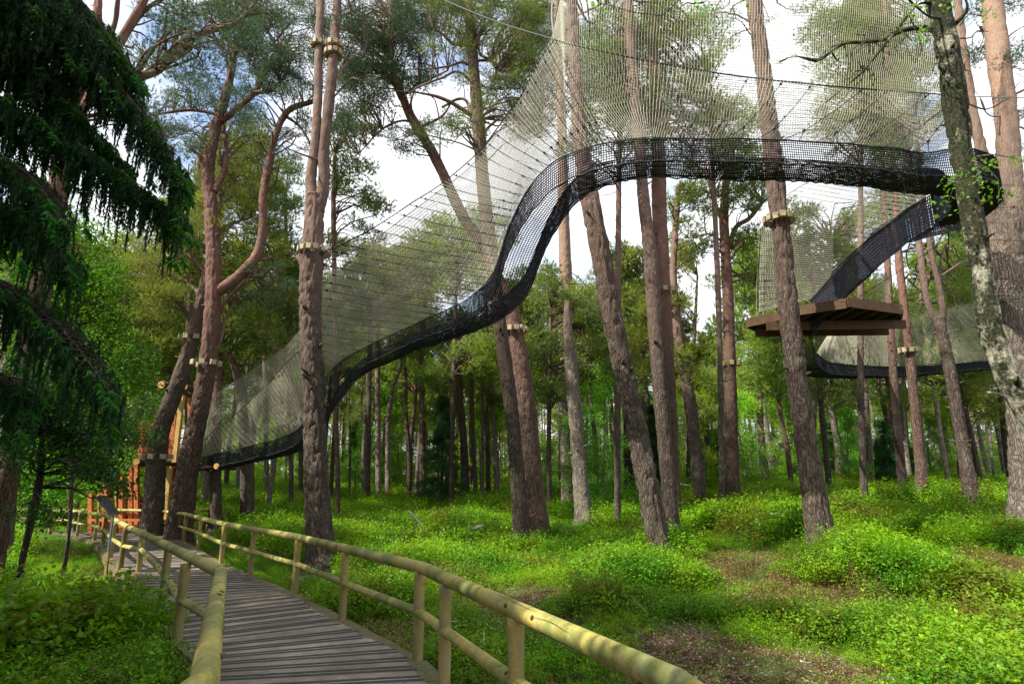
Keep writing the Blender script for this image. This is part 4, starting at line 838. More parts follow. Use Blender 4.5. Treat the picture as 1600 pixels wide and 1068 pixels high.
def leaf_blob(mb, px, py, Y, rx, ry, n, size=.05, dz=.25):
    c = []; 
    for _ in range(n):
        a = random.random()*6.283; q = random.random()**.6; c.append(P(px+math.cos(a)*q*rx, py+math.sin(a)*q*ry, Y+random.uniform(-dz, dz)))
    c = np.array(c); k = unit(n); k[:, 2] -= .5; k /= np.linalg.norm(k, axis=1)[:, None]; s = np.cross(k, unit(n)); s /= np.linalg.norm(s, axis=1)[:, None]
    z = size*(.6+.7*RS.rand(n))[:, None]
    pts = [c, c+k*z*.25+s*z*.38, c+k*z*.6+s*z*.33, c+k*z, c+k*z*.6-s*z*.33, c+k*z*.25-s*z*.38]
    soup(mb, np.concatenate([np.stack([pts[0], pts[i], pts[i+1]], 1) for i in range(1, 5)]))
for a in ((1500, 288, 6.7, 40, 22, 60), (1475, 320, 6.7, 22, 18, 24), (1535, 262, 6.7, 26, 20, 22), (1550, 300, 6.6, 22, 20, 26), (1590, 250, 6.6, 14, 8, 12), (1580, 300, 6.6, 14, 20, 10), (1550, 255, 6.5, 40, 10, 14), (1425, 18, 6.9, 22, 12, 22), (1440, 45, 6.9, 22, 14, 22), (1535, 25, 6.9, 22, 24, 22), (1475, 10, 6.8, 20, 18, 14), (1445, 62, 6.9, 16, 8, 10)):
    leaf_blob(bfb, *a)
bfb.build('leaves', M['leaf'], TREE['birch'])
tb_ = MB()
for a, b in (((1515, 240, 7.0), (1475, 330, 6.7)), ((1520, 245, 7.0), (1590, 248, 6.6)), ((1518, 250, 7), (1560, 318, 6.6)), ((1500, 280, 7), (1540, 285, 6.6)), ((1430, 44, 7), (1418, 16, 6.9)), ((1500, 40, 7), (1550, 10, 6.9)), ((1500, 60, 7), (1545, 50, 6.9))):
    a = P(*a); b = P(*b); branch_to(tb_, [*a, .01], b, .010, .004, .1)
for _ in range(46):
    i = random.choice([(1405, 50), (1350, 66), (1318, 68), (1380, 75), (1350, 110), (1440, 50), (1480, 130), (1470, 90)]); a = P(*i, 7.1); b = P(i[0]+random.uniform(-50, 40), i[1]+random.uniform(-20, 70), 7+random.uniform(-.2, .2)); branch_to(tb_, a, b, .007, .003, .15, 4)
mo = MB()
for px, py in ((1350, 66), (1300, 80), (1282, 92), (1325, 66), (1218, 97), (1380, 60), (1450, 48), (1240, 88), (1405, 48)): soup(mo, put(PT, [P(px, py, 6.98)], [.055]))
tb_.build('twigs', M['birch'], TREE['birch']); mo.build('moss_tufts', M['needle'], TREE['birch'])
# foreground hanging leaves at the top edge (small birch spray)
mb = MB(); 
for a in ((940, 8, 6.5, 22, 14, 12), (1110, 6, 6.5, 30, 12, 22), (1165, 4, 6.5, 10, 6, 5)): leaf_blob(mb, *a)
sp0 = P(1300, -60, 6.6); spr = empty('birch_spray', sp0, 'few bright birch leaves hanging from thin twigs into the top edge of the picture', 'branch')
mb.build('leaves', M['leaf'], spr); mb = MB()
for a, b in (((1300, -60), (1100, 4)), ((1200, -40), (940, 5)), ((1100, 4), (1060, 14))): branch_to(mb, P(*a, 6.6), P(*b, 6.5), .012, .004, .03)
mb.build('twigs', M['bark_dark'], spr)

# collars
c_ = 'pale wooden block collar '
def cY(k): return TREE[k].location[1]
Yt = cY('twin')
collar(499, 70, Yt, 19, c_+'on the left stem of the forked pine'); collar(523, 72, Yt, 22, c_+'on the right stem of the forked pine, upper of two'); collar(521, 84, Yt, 22, c_+'on the right stem of the forked pine, lower of two', 10)
collar(491, 393, Yt, 44, c_+'with cable round the thick forked pine just below its fork', 14)
Ym = cY('main'); collar(1217, 343, Ym, 38, c_+'round the tall leaning pine in front of the platform', 13)
collar(803, 515, cY('curvy'), 36, c_+'round the dark stout base of the S-curved pine', 12)
collar(886, 563, cY('pairL'), 26, c_+'upper one on the pale grey trunk of the touching pair', 10); collar(885, 655, cY('pairL'), 24, c_+'lower one on the pale grey trunk of the touching pair', 9)
collar(1037, 455, cY('clusB'), 34, c_+'round the two cluster trunks under the arch', 10)
collar(1420, 547, cY('rB'), 20, c_+'round the red stemmed pine right of the platform', 9)
collar(322, 567, 20.6, 37, c_+'and pale rope round the dark ridged pine beside the tower', 8)
collar(300, 527, 22.2, 30, c_+'high on the bent pine behind the tower', 7)
collar(244, 713, 22.2, 38, c_+'on the bent pine at the tower floor', 8)
collar(1143, 568, cY('bareFoot'), 22, c_+'on the upright dark red pine with the scraped foot', 6, m='post')

# ------------------------------------------------------------------ middle-distance trunks (left to right)
mids = [  # name, label, pts, bark, crown
 ('stout dark trunk behind the walkway end, right of the leaning tower pine', [(337, 800, 22), (337, 740, 21), (338, 660, 20), (340, 600, 18), (342, 540, 14)], 'bark_dark', [(350, 520, 35, 30)], 24),
 ('knobbly burred trunk forking behind the mesh left of the thick forked pine', [(386, 775, 24), (384, 720, 22), (380, 660, 20), (374, 600, 18), (362, 560, 14), (345, 545, 9)], 'bark', [(390, 520, 50, 30), (350, 540, 40, 20)], 25),
 ('crooked red stem rising from the burred trunk and arching right in the mesh', [(392, 770, 14), (392, 690, 14), (408, 620, 14), (428, 580, 12), (430, 540, 10), (418, 490, 9), (410, 450, 8), (400, 410, 7)], 'bark_red', [(400, 400, 50, 35), (440, 440, 35, 40), (430, 490, 40, 25)], 26),
 ('slim grey trunk seen through the mesh just left of the thick forked pine', [(417, 768, 10), (416, 700, 9), (415, 620, 9), (413, 550, 8), (410, 480, 7)], 'bark_thin', [(425, 500, 35, 30), (440, 540, 30, 15)], None),
 ('slim trunk half hidden by the left side of the thick forked pine', [(470, 770, 9), (470, 700, 9), (470, 630, 8)], 'bark_dark', [(450, 600, 20, 20)], None),
 ('thin brown trunk leaning right just right of the thick forked pine', [(517, 768, 8), (521, 700, 8), (526, 620, 7), (530, 560, 6)], 'bark_red', [(540, 560, 30, 18), (525, 580, 20, 10)], None),
 ('tall pine seen through the mesh with a pale red upper stem right of the fork', [(528, 765, 9), (525, 640, 9), (524, 500, 9), (522, 400, 9), (521, 320, 9), (523, 240, 7)], 'bark_red', [(550, 300, 45, 25), (575, 330, 35, 18), (540, 250, 40, 30), (560, 200, 40, 30), (550, 370, 50, 25)], 24),
 ('very thin dark sapling trunk in the bright green gap', [(546, 765, 4), (547, 690, 4), (545, 600, 3)], 'bark_dark', [(548, 640, 16, 30)], None),
 ('grey trunk with a gentle S-bend, first of a close group of four', [(570, 770, 10), (568, 720, 9), (571, 660, 9), (575, 600, 8), (576, 560, 7)], 'bark_thin', [(590, 560, 35, 20)], None),
 ('straight grey trunk second of the close group of four', [(591, 772, 11), (591, 700, 10), (590, 620, 10), (590, 550, 9), (592, 470, 8)], 'bark_grey', [(590, 480, 45, 30), (620, 440, 45, 30)], None),
 ('grey trunk that forks wide into a Y behind the close group', [(606, 767, 10), (606, 710, 10), (607, 650, 9), (615, 600, 8), (625, 575, 7), (628, 540, 5)], 'bark_thin', [(630, 540, 30, 16)], None),
 ('dark reddish trunk whose double stems part low down', [(639, 768, 9), (640, 720, 9), (637, 680, 9), (634, 640, 7), (634, 590, 7), (630, 545, 6)], 'bark_dark', [(640, 540, 30, 18)], None),
 ('grey slender trunk leaning against a thicker red topped pine', [(650, 771, 8), (654, 710, 7), (657, 660, 6)], 'bark_grey', [], None),
 ('red topped pine with a forked upper stem behind the mesh', [(661, 771, 13), (660, 700, 12), (659, 620, 11), (658, 570, 10), (660, 520, 10), (664, 450, 9), (662, 380, 7)], 'bark_red', [(650, 430, 60, 40), (680, 390, 50, 35), (600, 420, 45, 30), (700, 440, 40, 30)], None),
 ('dark trunk with low brown foliage right of the red topped pine', [(682, 758, 7), (684, 700, 6), (685, 650, 5)], 'bark_dark', [(690, 640, 28, 18), (680, 600, 22, 12)], None),
 ('thin trunk leaning right like a prop beside the dark stout one', [(692, 769, 6), (700, 720, 6), (707, 670, 6), (713, 620, 5), (716, 560, 4)], 'bark_thin', [(716, 570, 20, 12)], None),
 ('stout dark trunk in the middle of the far row', [(727, 766, 15), (725, 700, 14), (720, 630, 12), (717, 560, 10), (715, 500, 8)], 'bark_dark', [(720, 540, 45, 25), (700, 500, 40, 20), (740, 580, 30, 16)], None),
 ('brown trunk right beside the stout dark one of the far row', [(743, 768, 9), (740, 700, 8), (737, 620, 8), (736, 560, 7)], 'bark', [(745, 560, 30, 20)], None),
 ('pale pinkish trunk with dead side twigs in the far row', [(753, 772, 8), (754, 700, 7), (754, 620, 7), (752, 560, 6)], 'bark_thin', [(760, 600, 20, 12)], None),
 ('dark trunk paired with the pale twiggy one in the far row', [(763, 768, 9), (762, 700, 8), (760, 640, 7)], 'bark_dark', [(770, 620, 25, 14)], None),
 ('tall pale dead-branched trunk leaning left of the stout collared base', [(777, 774, 9), (774, 700, 9), (768, 620, 8), (763, 550, 8), (760, 480, 6), (757, 430, 5)], 'bark_grey', [(760, 450, 30, 20)], None),
 ('slim shaded trunk just behind the stout collared base', [(815, 778, 12), (812, 700, 11), (808, 620, 10), (815, 500, 9), (818, 430, 8)], 'bark', [(830, 440, 35, 28), (850, 500, 30, 25), (845, 560, 25, 20)], None),
 ('slender orange trunk with drooping green boughs between the pair and the broad leaning pine', [(970, 802, 6), (966, 740, 6), (958, 660, 6), (954, 600, 5), (953, 550, 4)], 'bark_red', [(955, 520, 28, 30), (950, 580, 30, 30)], None),
 ('dark slim trunk deep in the wood behind the broad leaning pine', [(988, 762, 8), (986, 700, 8), (984, 640, 7)], 'bark_dark', [(990, 600, 26, 30)], None),
 ('slim brown trunk showing right behind the cluster under the arch', [(1052, 770, 9), (1050, 700, 8), (1046, 640, 8), (1044, 560, 7)], 'bark_red', [(1060, 560, 25, 18)], None),
 ('dark trunk pair member behind the tall collared pine, nearer the platform', [(1310, 745, 10), (1306, 680, 10), (1300, 600, 9), (1292, 540, 8)], 'bark_dark', [(1320, 600, 35, 25), (1290, 640, 30, 20)], None),
 ('slim grey trunk under the lower walkway, directly behind the red collared pine', [(1422, 752, 9), (1416, 700, 9), (1408, 620, 8), (1404, 560, 7)], 'bark_grey', [(1400, 620, 30, 20)], None),
 ('young trunk right of the far fence beside the big cut-off pine', [(1552, 735, 6), (1548, 690, 6), (1544, 640, 5)], 'bark_thin', [(1550, 640, 22, 22)], None),
]
for lab, pts, bk_, cr_, Y in mids:
    y_ = Y or min(37, hit(pts[0][0], pts[0][1], .2))
    tree('scots_pine', lab, pts, Y=y_, bark=bk_, seg=16, step=.2, bk=.012, crown=cr_, foliage=random.choice(['needle', 'needle_brown', 'needle']), cr=.75 if y_ > 24 else .55, dens=.85, tpl=PTF if y_ > 26 else None, dead=7 if y_ > 20 else 3, dz=2)
# ------------------------------------------------------------------ the wood behind: copies of a few modelled trees
def wood_pine(h, bark, fol, seed):
    random.seed(seed); RS.seed(seed)
    root = empty('scots_pine', (0, 0, 0), 'x', 'pine tree')
    lean = random.uniform(-.8, .8); r0 = random.uniform(.14, .21)
    p = [[0, 0, -.2, r0], [lean*.2, .1, h*.25, r0*.85], [lean*.6, 0, h*.5, r0*.68], [lean, .1, h*.78, r0*.45], [lean*1.1, 0, h, .03]]
    mb = MB(); mb.tube(p, 12, step=.35, bark=.012, flare=.2); mb.build('trunk', M[bark], root, smooth=True)
    sk = resample(np.array(p), .25); fb = MB(); tb = MB(); n = int(46+h*2)
    for k in range(n):
        t = random.uniform(.55, 1)**.85; z = h*t; i = min(len(sk)-1, int(t*len(sk))); a = random.random()*6.283
        wd = (2.7*(1-(t-.62)**2*4.5))*random.uniform(.2, 1); c = sk[i, :3]+np.array([math.cos(a)*wd, math.sin(a)*wd, random.uniform(-.2, .5)])
        rr = random.uniform(.5, .95); soup(fb, put(PTF, [c], [rr]))
        j = max(0, i-3); branch_to(tb, sk[j], c, .035, .01, .1, 4)
    for k in range(16):
        i = random.randint(len(sk)//6, len(sk)//2); a = random.random()*6.283; ln = random.uniform(.5, 1.8); branch_to(tb, sk[i], sk[i, :3]+np.array([math.cos(a)*ln, math.sin(a)*ln, random.uniform(-.3, .3)]), .02, .006, .05, 4)
    fb.build('crown', M[fol], root); tb.build('branches', M[bark], root); return root
def leafy(h, fol, bark, seed, wide=1.5, n=60, low=.15):
    random.seed(seed); RS.seed(seed)
    root = empty('young_birch', (0, 0, 0), 'x', 'birch tree')
    p = [[0, 0, -.2, .07], [random.uniform(-.2, .2), 0, h*.4, .05], [random.uniform(-.4, .4), .1, h, .01]]
    mb = MB(); mb.tube(p, 8, step=.3, bark=.006); mb.build('trunk', M[bark], root, smooth=True); sk = resample(np.array(p), .2); fb = MB(); tb = MB()
    for k in range(n):
        t = random.uniform(low, 1); i = min(len(sk)-1, int(t*len(sk))); a = random.random()*6.283; wd = wide*math.sin(min(1, (1-t)*1.5+.25)*1.57)*random.uniform(.15, 1)
        c = sk[i, :3]+np.array([math.cos(a)*wd, math.sin(a)*wd, random.uniform(-.3, .3)]); soup(fb, put(LT, [c], [random.uniform(.35, .65)])); branch_to(tb, sk[max(0, i-2)], c, .015, .005, .1, 4)
    fb.build('crown', M[fol], root); tb.build('branches', M[bark], root); return root
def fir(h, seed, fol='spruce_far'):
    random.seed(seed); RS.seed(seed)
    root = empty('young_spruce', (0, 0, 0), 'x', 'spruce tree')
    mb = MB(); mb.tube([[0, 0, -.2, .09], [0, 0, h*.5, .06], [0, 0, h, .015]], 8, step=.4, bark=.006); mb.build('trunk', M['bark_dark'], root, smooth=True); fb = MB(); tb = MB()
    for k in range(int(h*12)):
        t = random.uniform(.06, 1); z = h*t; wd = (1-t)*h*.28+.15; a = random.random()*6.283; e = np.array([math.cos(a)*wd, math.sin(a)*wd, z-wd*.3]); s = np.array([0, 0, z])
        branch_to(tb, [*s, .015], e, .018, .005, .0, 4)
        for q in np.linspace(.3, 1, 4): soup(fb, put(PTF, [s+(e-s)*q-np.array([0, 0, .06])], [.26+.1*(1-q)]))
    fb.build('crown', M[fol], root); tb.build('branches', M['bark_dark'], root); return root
def ctree(root, label, group, loc, rz, sc):
    r = root.copy(); C.objects.link(r); r.location = loc; r.rotation_euler = (0, 0, rz); r.scale = (sc, sc, sc); r['label'] = label; r['group'] = group
    for ch in list(root.children): c = ch.copy(); C.objects.link(c); c.parent = r
    return r
WP = [wood_pine(12.5, 'bark_thin', 'needle_brown', 1), wood_pine(14, 'bark', 'needle', 2), wood_pine(11, 'bark_red', 'needle_brown', 3), wood_pine(15, 'bark_grey', 'needle', 4), wood_pine(13, 'bark_dark', 'needle_brown', 5)]
WL = [leafy(6.5, 'leaf_lime', 'bark_grey', 21, 1.7, 70), leafy(5, 'leaf', 'bark_grey', 22, 1.4, 60), leafy(8, 'leaf', 'bark_grey', 23, 1.8, 80)]
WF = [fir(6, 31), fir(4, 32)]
for q in WP+WL+WF: q.location = (0, 0, 0)
random.seed(99); used = {}
GP = 'distant pines filling the wood behind the clearing'; LP = 'one of the many distant pines massed in the wood behind the clearing'
GL = 'bright green young birches deep in the wood'; LL = 'one of the bright leafy young birches growing among the far trunks'
GF = 'small dark spruces deep in the wood'; LF = 'one of the small dark spruces growing among the far trunks'
def place(k, src, px, Y, sc, lab, grp):
    x = P(px, 735, Y)[0]; z = float(zt(x, Y)); 
    if id(src) not in used:
        used[id(src)] = 1; src.location = (x, Y, z); src.rotation_euler = (0, 0, random.random()*6); src.scale = (sc,)*3; src['label'] = lab; src['group'] = grp; return
    ctree(src, lab, grp, (x, Y, z), random.random()*6.28, sc)
for k in range(128):
    px = -150+k*14.7+random.uniform(-9, 9); Y = random.choice([30, 36, 42, 50, 58, 66, 74])+random.uniform(-3, 3)
    if 440 < px < 820: Y = max(Y, 43+random.uniform(0, 20))
    if 1060 < px < 1140: Y = max(Y, 60)
    place(k, random.choice(WP), px, Y, random.uniform(.95, 1.4)*(1 if Y > 38 else .9), LP, GP)
for k in range(96):
    px = -100+k*18.5+random.uniform(-16, 16); Y = random.uniform(44, 82); place(k, random.choice(WL), px, Y, random.uniform(.8, 1.35), LL, GL)
for px, Y, i, sc in ((940, 27, 2, .9), (915, 30, 1, 1), (1100, 34, 0, 1), (1160, 33, 1, 1), (1215, 38, 0, 1.1), (1330, 33, 1, .9), (1250, 42, 2, 1), (560, 40, 1, 1), (620, 46, 0, 1), (1500, 45, 0, 1), (130, 24, 2, 1.1), (60, 20, 2, 1), (180, 27, 0, 1.2), (20, 26, 2, 1.3), (100, 30, 2, 1.4)):
    place(0, WL[i], px, Y, sc, LL, GL)
for (x, y), i in zip(((-9.5, 1.5), (-6.5, -3), (-13, 3), (-12, -4), (-17, 5), (-2, -11)), (1, 3, 0, 4, 3, 1, 0, 2, 3)):  # pines out of view, added only to shade the near ground
    ctree(WP[i], 'one of the unseen pines added beside the viewer to shade the near ground', 'unseen pines added for shade', (x, y, float(zt(x, y))), random.random()*6.28, 1.1)
for x, y, q in ((-8.5, 2.2, 1.8), (-7.2, .6, 1.6), (-10.8, 4.4, 1.9), (-9.6, .8, 2.0), (-5.8, -1.2, 1.5), (-4.6, .2, 1.2), (-12.5, 2.6, 2.2)):  # extra spruces out of view, added to darken the left ground
    ctree(WF[0], 'one of the unseen spruces added left of the viewer to shade the ground', 'unseen spruces added for shade', (x, y, float(zt(x, y))), random.random()*6.28, q)
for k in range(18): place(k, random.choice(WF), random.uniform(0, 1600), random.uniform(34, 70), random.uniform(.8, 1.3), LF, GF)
# the farthest wood: one mass of foliage and trunks nobody could count
fb = MB(); RS.seed(5); random.seed(5)
cen = []; rr = []
for k in range(1500):
    a = random.uniform(-1.0, 1.0); Y = random.uniform(82, 112); x = a*Y*1.15; z = float(zt(x, Y))+random.uniform(0, 1)**.8*12.5+random.uniform(0, 2); cen.append((x, Y, z)); rr.append(random.uniform(1.2, 2.4))
soup(fb, put(PTF, cen, rr), 0)
cen = []; rr = []
for k in range(1100):
    a = random.uniform(-1.05, 1.05); Y = random.uniform(84, 104); x = a*Y*1.1; cen.append((x, Y, float(zt(x, Y))+4.5*random.random()**1.3)); rr.append(random.uniform(1.0, 1.8))
soup(fb, put(LTF, cen, rr), 2)
for k in range(330):
    x = random.uniform(-95, 95)*1.15; Y = random.uniform(80, 100); z = float(zt(x, Y)); r_ = random.uniform(.1, .2); fb.tube([[x, Y, z, r_], [x+random.uniform(-.5, .5), Y, z+12, r_*.5]], 6, 1)
tag(fb.build('far_wood', [M['needle_brown'], M['bark_thin'], M['leaf_lime']]), 'mass of distant pines closing off the view at the back of the wood', 'wood', kind='stuff')
# open crowns behind the mesh and in the gaps: real pines standing further back, crowns high up
random.seed(3); RS.seed(3)
backs = [
 ('tall shaggy pine whose crown fills the sky left of the forked pine', [(300, 760, 14), (292, 600, 12), (300, 420, 11), (310, 260, 8), (318, 200, 5)], 26, [(360, 270, 60, 55), (300, 300, 50, 40), (330, 400, 60, 30), (410, 330, 45, 45), (390, 210, 40, 30), (270, 380, 40, 30)], 'needle'),
 ('pine with olive crown masses above the timber tower', [(182, 770, 10), (186, 640, 10), (196, 520, 9), (205, 400, 6)], 26, [(190, 430, 55, 35), (230, 520, 45, 30), (170, 500, 40, 40), (215, 560, 50, 25), (160, 400, 40, 30)], 'needle_brown'),
 ('blue green pine crown high between the forked pine and the crooked red stems', [(455, 760, 9), (452, 600, 9), (448, 420, 8), (446, 300, 6)], 30, [(445, 290, 35, 50), (430, 370, 40, 35), (455, 430, 25, 30), (400, 290, 40, 30)], 'needle'),
 ('dense pine whose crown stands behind the sloping mesh right of the fork', [(575, 760, 9), (577, 600, 9), (580, 470, 7), (585, 380, 4)], 34, [(590, 430, 60, 45), (540, 460, 45, 40), (640, 470, 50, 35), (640, 400, 35, 25), (555, 400, 30, 25)], 'needle_brown'),
 ('pine crown seen through the mesh just under the bend of the walkway', [(705, 765, 9), (708, 620, 8), (712, 480, 6), (715, 400, 4)], 32, [(720, 420, 50, 40), (760, 360, 40, 40), (690, 370, 40, 30), (750, 550, 45, 25), (670, 580, 35, 20)], 'needle_brown'),
 ('pine crown filling the gap right of the stout collared base', [(858, 770, 8), (858, 640, 8), (860, 520, 7), (862, 420, 4)], 27, [(860, 460, 28, 40), (850, 540, 30, 25), (930, 480, 35, 35), (925, 560, 35, 30), (860, 600, 35, 20)], 'needle'),
 ('broad pine whose crown darkens the mesh above the middle of the arch', [(965, 770, 12), (965, 600, 12), (966, 400, 11), (968, 200, 8), (970, 90, 5)], 21, [(960, 60, 70, 60), (940, 160, 50, 40), (1000, 150, 50, 50), (1000, 240, 40, 30), (915, 230, 35, 30)], 'needle'),
 ('pine with a rounded crown behind the mesh between arch and tall collared pine', [(1128, 770, 11), (1126, 600, 11), (1120, 400, 10), (1112, 220, 7), (1110, 130, 4)], 23, [(1100, 170, 55, 35), (1140, 190, 45, 30), (1085, 120, 35, 25), (1150, 240, 40, 25), (1060, 30, 50, 30), (1110, 90, 30, 15)], 'needle_brown'),
 ('big dark pine crown behind the mesh right of the tall collared pine', [(1350, 760, 14), (1345, 600, 13), (1345, 400, 12), (1345, 250, 9), (1345, 60, 5)], 20, [(1340, 60, 60, 50), (1370, 130, 60, 40), (1330, 200, 45, 35), (1390, 210, 40, 35), (1300, 30, 45, 30), (1430, 110, 40, 40), (1290, 120, 30, 20)], 'needle'),
 ('pine whose crown shows through the fan of mesh above the platform', [(1270, 765, 9), (1275, 600, 9), (1290, 480, 8), (1300, 380, 5)], 27, [(1290, 400, 50, 40), (1340, 370, 50, 40), (1240, 400, 35, 35), (1400, 320, 40, 30), (1250, 330, 30, 25), (1210, 440, 30, 40)], 'needle_brown'),
 ('light crowned pine behind the mossy birch and the lower walkway', [(1500, 758, 9), (1498, 640, 9), (1495, 520, 8), (1490, 400, 4)], 30, [(1500, 420, 40, 40), (1470, 500, 40, 30), (1540, 500, 40, 40), (1500, 560, 50, 30), (1420, 520, 35, 25), (1360, 560, 45, 25)], 'needle_brown'),
 ('spreading pine behind the fork of the thin elbowed trunk', [(1075, 762, 8), (1078, 640, 8), (1085, 520, 7), (1090, 430, 4)], 34, [(1060, 400, 25, 28), (1085, 600, 35, 25), (1110, 640, 35, 25), (1060, 470, 12, 18)], 'needle_brown'),
]
for lab, pts, Y, cr_, fol in backs:
    tree('scots_pine', lab, pts, Y=Y, bark='bark', seg=16, step=.2, bk=.014, crown=cr_, foliage=fol, cr=.62, dens=1.15, tpl=PT if Y < 25 else PTF, dead=8, dz=2.2)
# leafy birches on the left
def leafy_hero(label, pts, Y, blobs, fol, cr=.5, bark='bark_dark', dz=1.5):
    p = [PX(x, y, Y, w_) for x, y, w_ in pts]; g = float(zt(p[0][0], p[0][1]))
    if p[0][2] > g: q = p[0].copy(); q[2] = g-.1; p = [q]+p
    root = empty('small_leaved_birch', (p[0][0], p[0][1], g), label, 'birch tree'); mb = MB(); mb.tube(p, 20, step=.08, bark=.012, flare=.2); mb.build('trunk', M[bark], root, smooth=True)
    sk = resample(np.array(p), .2); fb = MB(); tb = MB()
    for x, y, rx, ry in blobs:
        c = cr*F/Y; n = max(2, int(3.6*rx*ry*3.14/(c*c)))
        for _ in range(n):
            a = random.random()*6.283; q = random.random()**.5; cc = P(x+math.cos(a)*q*rx, y+math.sin(a)*q*ry, Y+random.uniform(-dz, dz)); soup(fb, put(LT, [cc], [cr*random.uniform(.6, 1.2)]))
            k = np.linalg.norm(sk[:, :3]-cc, axis=1).argmin(); branch_to(tb, sk[k], cc, .018, .004, .08, 4)
    fb.build('crown', M[fol], root); tb.build('branches', M[bark], root); return root
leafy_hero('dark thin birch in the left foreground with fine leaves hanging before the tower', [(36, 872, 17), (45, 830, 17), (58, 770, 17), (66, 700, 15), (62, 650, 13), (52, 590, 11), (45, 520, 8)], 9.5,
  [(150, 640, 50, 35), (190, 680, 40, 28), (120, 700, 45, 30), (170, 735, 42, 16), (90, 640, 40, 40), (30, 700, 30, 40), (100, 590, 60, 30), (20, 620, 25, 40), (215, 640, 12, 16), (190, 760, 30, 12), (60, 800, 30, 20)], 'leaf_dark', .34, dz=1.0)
leafy_hero('bright green birch rising behind the drooping spruce on the left', [(108, 830, 10), (112, 700, 9), (118, 560, 8), (105, 450, 6), (98, 380, 4)], 14, [(60, 400, 60, 45), (130, 400, 60, 45), (110, 470, 80, 45), (150, 530, 60, 40), (60, 540, 60, 40), (170, 590, 60, 30), (90, 350, 50, 30), (40, 470, 40, 40), (165, 460, 30, 30), (210, 560, 30, 40), (30, 360, 40, 40)], 'leaf_mid', .5)
leafy_hero('yellow green birch further back at far left', [(20, 810, 12), (24, 680, 11), (30, 560, 9), (28, 450, 6)], 17, [(40, 620, 50, 60), (30, 500, 50, 50), (110, 620, 50, 50), (100, 690, 70, 40), (30, 720, 50, 40), (60, 450, 60, 40), (70, 760, 60, 20)], 'leaf', .55)
tree('scots_pine', 'grey broad trunk glimpsed at the far left edge through the leaves', [(8, 800, 36), (8, 700, 34), (10, 600, 32), (14, 480, 30), (18, 380, 26), (24, 300, 20)], Y=15.5, bark='bark_grey', seg=28, crown=[], bk=.02)
# ------------------------------------------------------------------ dark spruce, left foreground
random.seed(17); RS.seed(17)
spx, spy = -6.3, 5.2; sroot = empty('drooping_spruce', (spx, spy, float(zt(spx, spy))), 'dark spruce at the left edge with long curtains of hanging twigs', 'spruce tree')
mb = MB(); mb.tube([[spx, spy, -.4, .28], [spx, spy, 3, .22], [spx+.1, spy, 7, .15], [spx, spy, 12, .03]], 20, step=.1, bark=.02, flare=.2); mb.build('trunk', M['bark_dark'], sroot, smooth=True)
def hang_tpl(n=150, ln=1.0):
    t = np.linspace(0, 1, n); ax = np.stack([.10*np.sin(t*2.2), .06*np.sin(t*3), -t], 1)*ln
    k = unit(n); k[:, 2] = -abs(k[:, 2])*1.2-.55; k /= np.linalg.norm(k, axis=1)[:, None]; s = np.cross(k, unit(n)); s /= np.linalg.norm(s, axis=1)[:, None]
    l_ = .075*(1-.5*t)[:, None]; return np.stack([ax-s*.011, ax+s*.011, ax+k*l_], 1)
HT = [hang_tpl() for _ in range(5)]
limbs = [[(-175, -20), (-20, 5), (90, 60), (170, 120), (230, 190), (262, 235), (284, 288)], [(-175, 140), (-40, 150), (60, 190), (150, 245), (220, 295), (284, 342)], [(-175, -120), (0, -60), (110, -10), (170, 60), (215, 130)], [(-175, 260), (-60, 290), (30, 335), (90, 390), (112, 430)],
         [(-175, 400), (-60, 415), (40, 470), (110, 530), (176, 620)], [(-175, 480), (-60, 500), (30, 545), (100, 600), (150, 632)], [(-175, 60), (-40, 70), (50, 120), (130, 190), (200, 262)], [(-175, 200), (-60, 215), (10, 250), (60, 290), (98, 352)], [(-175, -60), (-20, -30), (60, 0), (120, 30), (180, 80)], [(-175, 340), (-90, 350), (-10, 380), (40, 430), (70, 470)], [(-175, 540), (-80, 560), (0, 590), (60, 620)],
         [(-175, -180), (-40, -120), (40, -60), (100, -10)], [(-175, 0), (-60, 20), (20, 60), (80, 120), (120, 180)]]
